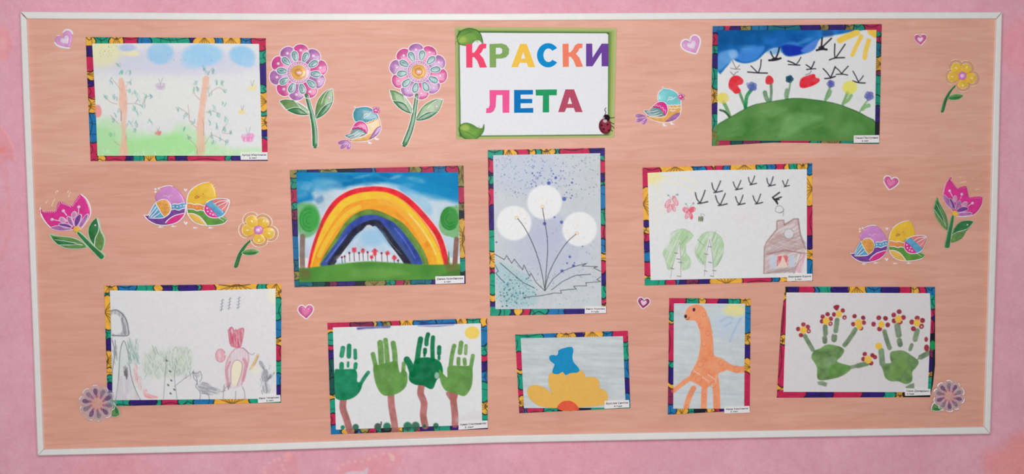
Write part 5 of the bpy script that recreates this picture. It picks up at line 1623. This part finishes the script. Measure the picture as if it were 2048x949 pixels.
    ridge('closed_eye', [[(505, 640), (520, 624), (540, 634)], [(508, 645), (528, 640), (545, 628)], [(570, 600), (578, 612)]], 6, vin('brown relief', (186, 108, 70), .1), B, org, tr, DB + .0018, .0008)
    for o, lst, r, m_ in ((A, ((332, 722), (362, 722), (392, 714), (416, 710)), 6, WH), (A, ((226, 700), (250, 700), (276, 706), (240, 735), (266, 740), (285, 730), (262, 770)), 7, ORG),
                          (B, ((462, 716), (490, 716), (520, 722), (550, 724)), 6, YEL), (B, ((605, 725), (610, 752), (630, 770), (652, 778), (640, 748)), 8, PEARL)):
        for x, y in lst:
            puff('bead', ell(x, y, r, r, 0, 8), m_, o, org, tr, DB + .0022, .0008, .8)
    for x, y, s in ((425, 580, 15), (422, 858, 17)):
        puff('tiny_heart', [(x, y - s * .3), (x + s * .5, y - s), (x + s, y - s * .3), (x + s * .3, y + s * .6), (x, y + s), (x - s * .5, y + s * .3), (x - s, y - s * .6), (x - s * .5, y - s)], WH, root, org, tr, DB, .0012, 1.2)
    for x, y in ((220, 895), (325, 886), (500, 892), (625, 888)):
        puff('foot', [(x - 22, y + 6), (x - 8, y - 8), (x + 6, y - 2), (x + 24, y - 6), (x + 10, y + 6)], WH, root, org, tr, DB, .001, 1.0)
    return root


p1 = make_pair()
dup(p1, P(374.0, 409.6, DB), math.radians(2), 1.03, 'sticker of a purple and a yellow bird on the left half of the board')


def make_tulip():
    tr = T(1680, 330, 4.519)
    org = P(*tr([(1040, 445)])[0], DB)
    root = thing('tulip_sticker', 'magenta tulip sticker leaning right beside the right rail of the frame', 'sticker', org, 'tulip stickers')
    bl = [(1002, 112), (990, 132), (1018, 160), (1040, 190), (1060, 215), (1080, 206), (1110, 196), (1140, 194), (1156, 240), (1166, 292), (1190, 292), (1240, 288), (1288, 294), (1282, 350), (1252, 405), (1212, 445), (1170, 460), (1050, 460), (1010, 410), (942, 322), (930, 262), (945, 200), (970, 150)]
    f = puff('blossom', bl, MAG, root, org, tr, DB, .0012, 2.4, 2)
    ridge('blossom_outline', [[(1015, 98), (990, 122), (965, 152), (943, 205), (930, 262), (942, 322), (975, 375), (1012, 412), (1045, 460), (1110, 468), (1175, 462), (1215, 447), (1255, 407), (1284, 352), (1290, 296)]], 8, WH, f, org, tr, DB, .0018)
    zz = []
    for a, b, n in (((1002, 135), (1060, 212), 6), ((1062, 212), (1142, 200), 6), ((1145, 205), (1166, 290), 6), ((1172, 294), (1280, 296), 8)):
        for i in range(n):
            t0, t1 = i / n, (i + .5) / n
            x, y = a[0] + (b[0] - a[0]) * t1, a[1] + (b[1] - a[1]) * t1
            zz.append([(x + 3, y - 4), (x - 4, y + 14)])
    ridge('petal_stitching', zz, 4, PEARL, f, org, tr, DB + .001, .0008, smooth=0)
    PP = [([(932, 270), (960, 285), (995, 330), (1018, 405), (970, 364), (940, 315)], LILAC), ([(990, 303), (1012, 318), (1034, 358), (1036, 402), (1010, 382), (992, 342)], PURP), ([(1020, 290), (1045, 278), (1057, 305), (1046, 338), (1022, 322)], MAUVE),
          ([(1045, 402), (1048, 355), (1080, 320), (1092, 348), (1068, 390)], LILAC), ([(1095, 366), (1118, 336), (1150, 340), (1140, 372)], MAUVE), ([(1055, 412), (1095, 382), (1148, 384), (1156, 404), (1112, 424), (1062, 428)], PURP), ([(1070, 440), (1130, 428), (1182, 432), (1190, 446), (1130, 462), (1078, 462)], LILAC)]
    for p, m in PP:
        q = puff('inner_petal', p, m, root, org, tr, DB + .0009, .0012, 1.5)
        ridge('petal_outline', [p], 7, PEARL, q, org, tr, DB + .0009, .0017, closed=True)
    for a, b in (((1018, 292), (992, 235)), ((1086, 312), (1101, 266)), ((1150, 378), (1198, 346))):
        s = ridge('stamen', [[a, ((a[0] + b[0]) / 2, (a[1] + b[1]) / 2), b]], 8, PEARL, root, org, tr, DB + .0011, .0010)
        puff('anther', ell(b[0], b[1], 13, 13, 0, 10), PEARL, s, org, tr, DB + .0011, .0014, 1.4)
    puff('flower_base', [(1015, 425), (1040, 412), (1065, 428), (1076, 450), (1045, 466), (1018, 450)], YEL, root, org, tr, DB + .0008, .0013, 1.4)
    st = [(1010, 462), (1030, 466), (1022, 540), (1006, 620), (996, 700), (986, 750), (946, 745), (956, 680), (976, 590), (996, 510)]
    s = puff('stem', st, GRN, root, org, tr, DB, .0014, 1.5)
    ridge('stem_outline', [st], 6, vin('pale green relief', (176, 210, 176), .05), s, org, tr, DB, .0015, closed=True)
    LL = [(880, 295), (855, 340), (848, 400), (860, 460), (900, 530), (950, 585), (970, 588), (976, 530), (958, 450), (920, 380), (895, 335)]
    RL = [(1206, 516), (1150, 502), (1090, 515), (1040, 560), (1012, 620), (1000, 702), (1060, 690), (1110, 656), (1140, 602), (1170, 570)]
    for pts, low, vein, dot in ((LL, [(880, 320), (858, 360), (852, 405), (890, 455), (940, 540), (935, 470), (905, 395)], [[(852, 402), (895, 465), (945, 530), (960, 560)], [(870, 350), (915, 440), (945, 515)]], None),
                           (RL, [(1206, 518), (1150, 506), (1092, 520), (1045, 562), (1014, 630), (1065, 606), (1120, 590), (1165, 565)], [[(1004, 640), (1060, 606), (1120, 592), (1165, 566), (1204, 520)]], (1152, 542))):
        lf = puff('leaf', pts, LGRN, root, org, tr, DB, .0012, 2)
        puff('leaf_shade', low, GRN, lf, org, tr, DB + .0005, .0011, 1.3)
        ridge('leaf_outline', [pts], 6, vin('pale green relief', (176, 210, 176), .05), lf, org, tr, DB, .0018, closed=True)
        ridge('leaf_vein', vein, 6, WH, lf, org, tr, DB + .0008, .0012)
        if dot:
            puff('dew_drop', ell(dot[0], dot[1], 8, 8, 0, 8), PEARL, lf, org, tr, DB + .0014, .0008, .9)
    ridge('highlight_lines', [[(1075, 168), (1108, 156), (1145, 152)], [(1180, 132), (1195, 122), (1206, 130), (1196, 138)], [(1240, 208), (1252, 200), (1262, 212)], [(1215, 232), (1235, 222), (1262, 220)], [(1070, 118), (1082, 112), (1094, 120)]], 6, vin('cream relief', (238, 216, 178), .05), root, org, tr, DB, .0012)  # highlights of the nearly clear outer petals, added as pale raised lines
    return root


t1 = make_tulip()
dup(t1, P(155.4, 458.6, DB), math.radians(-52.6), 1.04, 'magenta tulip sticker leaning left beside the left rail of the frame')


def make_buttercup():
    tr = T(1780, 0, 3.955)
    cx, cy = 572, 600
    org = P(*tr([(cx, cy)])[0], DB)
    root = thing('yellow_flower_sticker', 'yellow flower sticker with a pink centre in the upper right corner of the board', 'sticker', org, 'yellow flower stickers')
    st = [(512, 676), (482, 705), (450, 748), (424, 800), (402, 882), (426, 884), (446, 812), (466, 762), (498, 708), (524, 682)]
    s = puff('stem', st, GRN, root, org, tr, DB, .0013, 1.3)
    ridge('stem_outline', [[(512, 676), (482, 705), (450, 748), (424, 800), (401, 882)]], 4.5, vin('pale green relief', (176, 210, 176), .05), s, org, tr, DB, .0014)
    lp = [(455, 780), (488, 752), (535, 744), (578, 756), (552, 784), (500, 794)]
    lf = puff('leaf', lp, LGRN, root, org, tr, DB, .001, 1.3)
    puff('leaf_shade', [(464, 780), (495, 766), (560, 764), (545, 780), (500, 788)], GRN, lf, org, tr, DB + .0005, .001, 1)
    ridge('leaf_outline', [lp], 5, vin('pale green relief', (176, 210, 176), .05), lf, org, tr, DB, .0014, closed=True)
    for k, (ang, r1) in enumerate(((-128, 146), (-62, 128), (15, 140), (86, 128), (175, 142))):
        a = math.radians(ang)
        pt = petal_shape(cx, cy, a, 20, r1, 112, 14)
        q = puff('petal', pt, CLOR, root, org, tr, DB, .0009, 2)
        a_in = petal_shape(cx, cy, a, 18, r1 - 26, 88, 12)
        puff('petal_fill', a_in, YEL, q, org, tr, DB + .0004, .0013, 2)
        arc = lambda rr, w, n=9: [(cx + (rr - w * (1 - math.cos(t))) * math.cos(a) - w * 1.15 * math.sin(t) * math.sin(a), cy + (rr - w * (1 - math.cos(t))) * math.sin(a) + w * 1.15 * math.sin(t) * math.cos(a)) for t in np.linspace(-1.7, 1.7, n)]
        ridge('petal_outline', [arc(r1, 52), arc(r1 - 26, 36)], 6, vin('pale cream relief', (240, 226, 200), .05), q, org, tr, DB + .0004, .0016)
        puff('petal_drop', ell(cx + 78 * math.cos(a), cy + 78 * math.sin(a), 12, 7, ang, 8), vin('pale yellow foil', (246, 222, 150), .05), q, org, tr, DB + .0016, .0008, 1)
    c1 = puff('flower_centre', ell(cx, cy, 34, 34, 0, 16), vin('violet pink foil', (206, 122, 190), .12), root, org, tr, DB + .0014, .0014, 2)
    puff('centre_bead', ell(cx, cy, 16, 16, 0, 10), PEARL, c1, org, tr, DB + .0026, .001, 1.5)
    return root


y1 = make_buttercup()
dup(y1, P(518.3, 460.2, DB), math.radians(4), 1.05, 'yellow flower sticker with a pink centre left of the rainbow painting')


def make_clear_flower():
    tr = T(150, 760, 9.49)
    cx, cy = 420, 450
    org = P(*tr([(cx, cy)])[0], DB)
    root = thing('clear_flower_sticker', 'see-through lavender flower sticker over the lower left corner of the bear drawing', 'sticker', org, 'see-through flower stickers')
    D = DB + .0034
    rim = []
    for i in range(60):
        t = 2 * math.pi * i / 60
        r = 350 + 26 * math.cos(10 * t)
        rim.append((cx + r * math.cos(t), cy + r * math.sin(t)))
    plate('clear_film', rim, CLEAR, root, org, DB + .0001, D, tr, 0)
    DARK = vin('deep plum foil', (112, 74, 124), .4, alpha=.66, scale=300)
    GRYV = vin('grey violet foil', (136, 124, 146), .35, alpha=.55, scale=300)
    MGV = vin('plum pink foil', (186, 92, 150), .3, alpha=.6, scale=300)
    for k in range(10):
        a = math.radians(36 * k + 18 - 8)
        pt = petal_shape(cx, cy, a, 110, 345, 176, 12)
        q = puff('petal', pt, CLAV, root, org, tr, D - .0002, .0009, 2.2)
        puff('petal_core', petal_shape(cx, cy, a, 150, 290, 84, 10), (GRYV, DARK)[k % 2], q, org, tr, D + .0004, .0009, 1.6)
        puff('petal_root', petal_shape(cx, cy, a + .08, 100, 180, 44, 8), MGV, q, org, tr, D + .0005, .0009, 1.2)
        r1 = 345
        arc = [(cx + (r1 - 70 * (1 - math.cos(t))) * math.cos(a) - 84 * math.sin(t) * math.sin(a), cy + (r1 - 70 * (1 - math.cos(t))) * math.sin(a) + 84 * math.sin(t) * math.cos(a)) for t in np.linspace(-1.0 + .5 * (k % 3), 1.3 - .2 * (k % 2), 8)]
        ridge('petal_outline', [arc], 19, WH, q, org, tr, D, .0016)
        ridge('petal_outline', [[(cx + r * math.cos(a + .3), cy + r * math.sin(a + .3)) for r in (120, 180, 240 + 8 * (k % 3))]], 9, PEARL, q, org, tr, D, .0010)
    for k in range(6):
        t = k * 1.05 + .3
        ridge('centre_glint', [[(cx + 30 * math.cos(t), cy + 30 * math.sin(t)), (cx + 80 * math.cos(t + .2), cy + 80 * math.sin(t + .2))]], 10, PEARL, root, org, tr, D, .0008)
    lp = [(740, 470), (800, 520), (836, 590), (852, 670), (800, 700), (730, 705), (690, 690), (700, 620), (715, 560)]
    lf = puff('leaf', lp, vin('clear green foil', (92, 148, 84), .3, alpha=.88, scale=250), root, org, tr, D, .0012, 2)
    ridge('leaf_outline', [lp], 11, WH, lf, org, tr, D, .0016, closed=True)
    puff('leaf_shade', [(760, 500), (800, 540), (825, 610), (800, 650), (760, 600)], GRN, lf, org, tr, D + .0006, .0009, 1.2)
    return root


v1 = make_clear_flower()
dup(v1, P(1896.0, 790.6, DB), math.radians(112), .93, 'see-through lavender flower sticker at the lower right corner of the flower-fingertip handprints')


# ---------------------------------------------------------------- hearts
def heart(x, y, hw, rot, body, inner, label, grp='heart stickers', full=True, s_in=.48):
    """x, y, half width in photograph pixels; rot in degrees clockwise"""
    r = math.radians(rot)
    base = [(0, -.42), (.16, -.68), (.46, -.82), (.78, -.72), (.97, -.42), (.94, -.05), (.68, .34), (.34, .66), (0, .92), (-.34, .66), (-.68, .34), (-.94, -.05), (-.97, -.42), (-.78, -.72), (-.46, -.82), (-.16, -.68)]
    f = lambda s: [(x + (a * math.cos(r) - b * math.sin(r)) * hw * s, y + (a * math.sin(r) + b * math.cos(r)) * hw * s) for a, b in base]
    org = P(x, y, DB)
    root = thing('heart_sticker', label, 'sticker', org, grp)
    q = puff('heart_body', f(.93), body, root, org, ID, DB, .0016, hw * .16, 2)
    if full:
        ridge('heart_outline', [f(1.0)], hw * .17, WH, root, org, ID, DB, .0016, closed=True, smooth=2)
    else:
        p = f(1.0)
        ridge('heart_outline', [p[1:6], p[8:13], p[14:16]], hw * .2, WH, root, org, ID, DB, .0016, smooth=2)
    p = [(x + (a - x) * s_in, y + (b - y) * s_in) for a, b in f(1.0)]
    puff('inner_heart', p, inner, root, org, ID, DB + .0012, .0014, hw * .12, 2)
    return root


heart(130.2, 80.5, 20.5, -33, HLIL, vin('silver foil', (222, 204, 222), .12), 'pale lilac heart sticker with a partly missing rim in the upper left corner', full=False)
heart(1384, 90.5, 20.5, -26, HLIL, vin('silver foil', (222, 204, 222), .12), 'pale lilac heart sticker with a full white rim beside the hill painting')
heart(1840.7, 79, 12.6, -2, HPINK, vin('silver foil', (222, 204, 222), .12), 'small pink heart sticker with a silver middle above the upper right yellow flower')
heart(1781.6, 366, 15.4, 12, HPINK, vin('rose foil', (222, 120, 168), .12), 'plain pink heart sticker above the right bird pair', s_in=.6)
heart(611.6, 623.8, 16.0, -4, HPINK, vin('rose foil', (222, 120, 168), .12), 'plain pink heart sticker below the rainbow painting', s_in=.6)
heart(1287.3, 606.5, 12.6, 8, HMAR, PEARL, 'dark maroon heart sticker with a pale middle above the butterfly collage', s_in=.52)
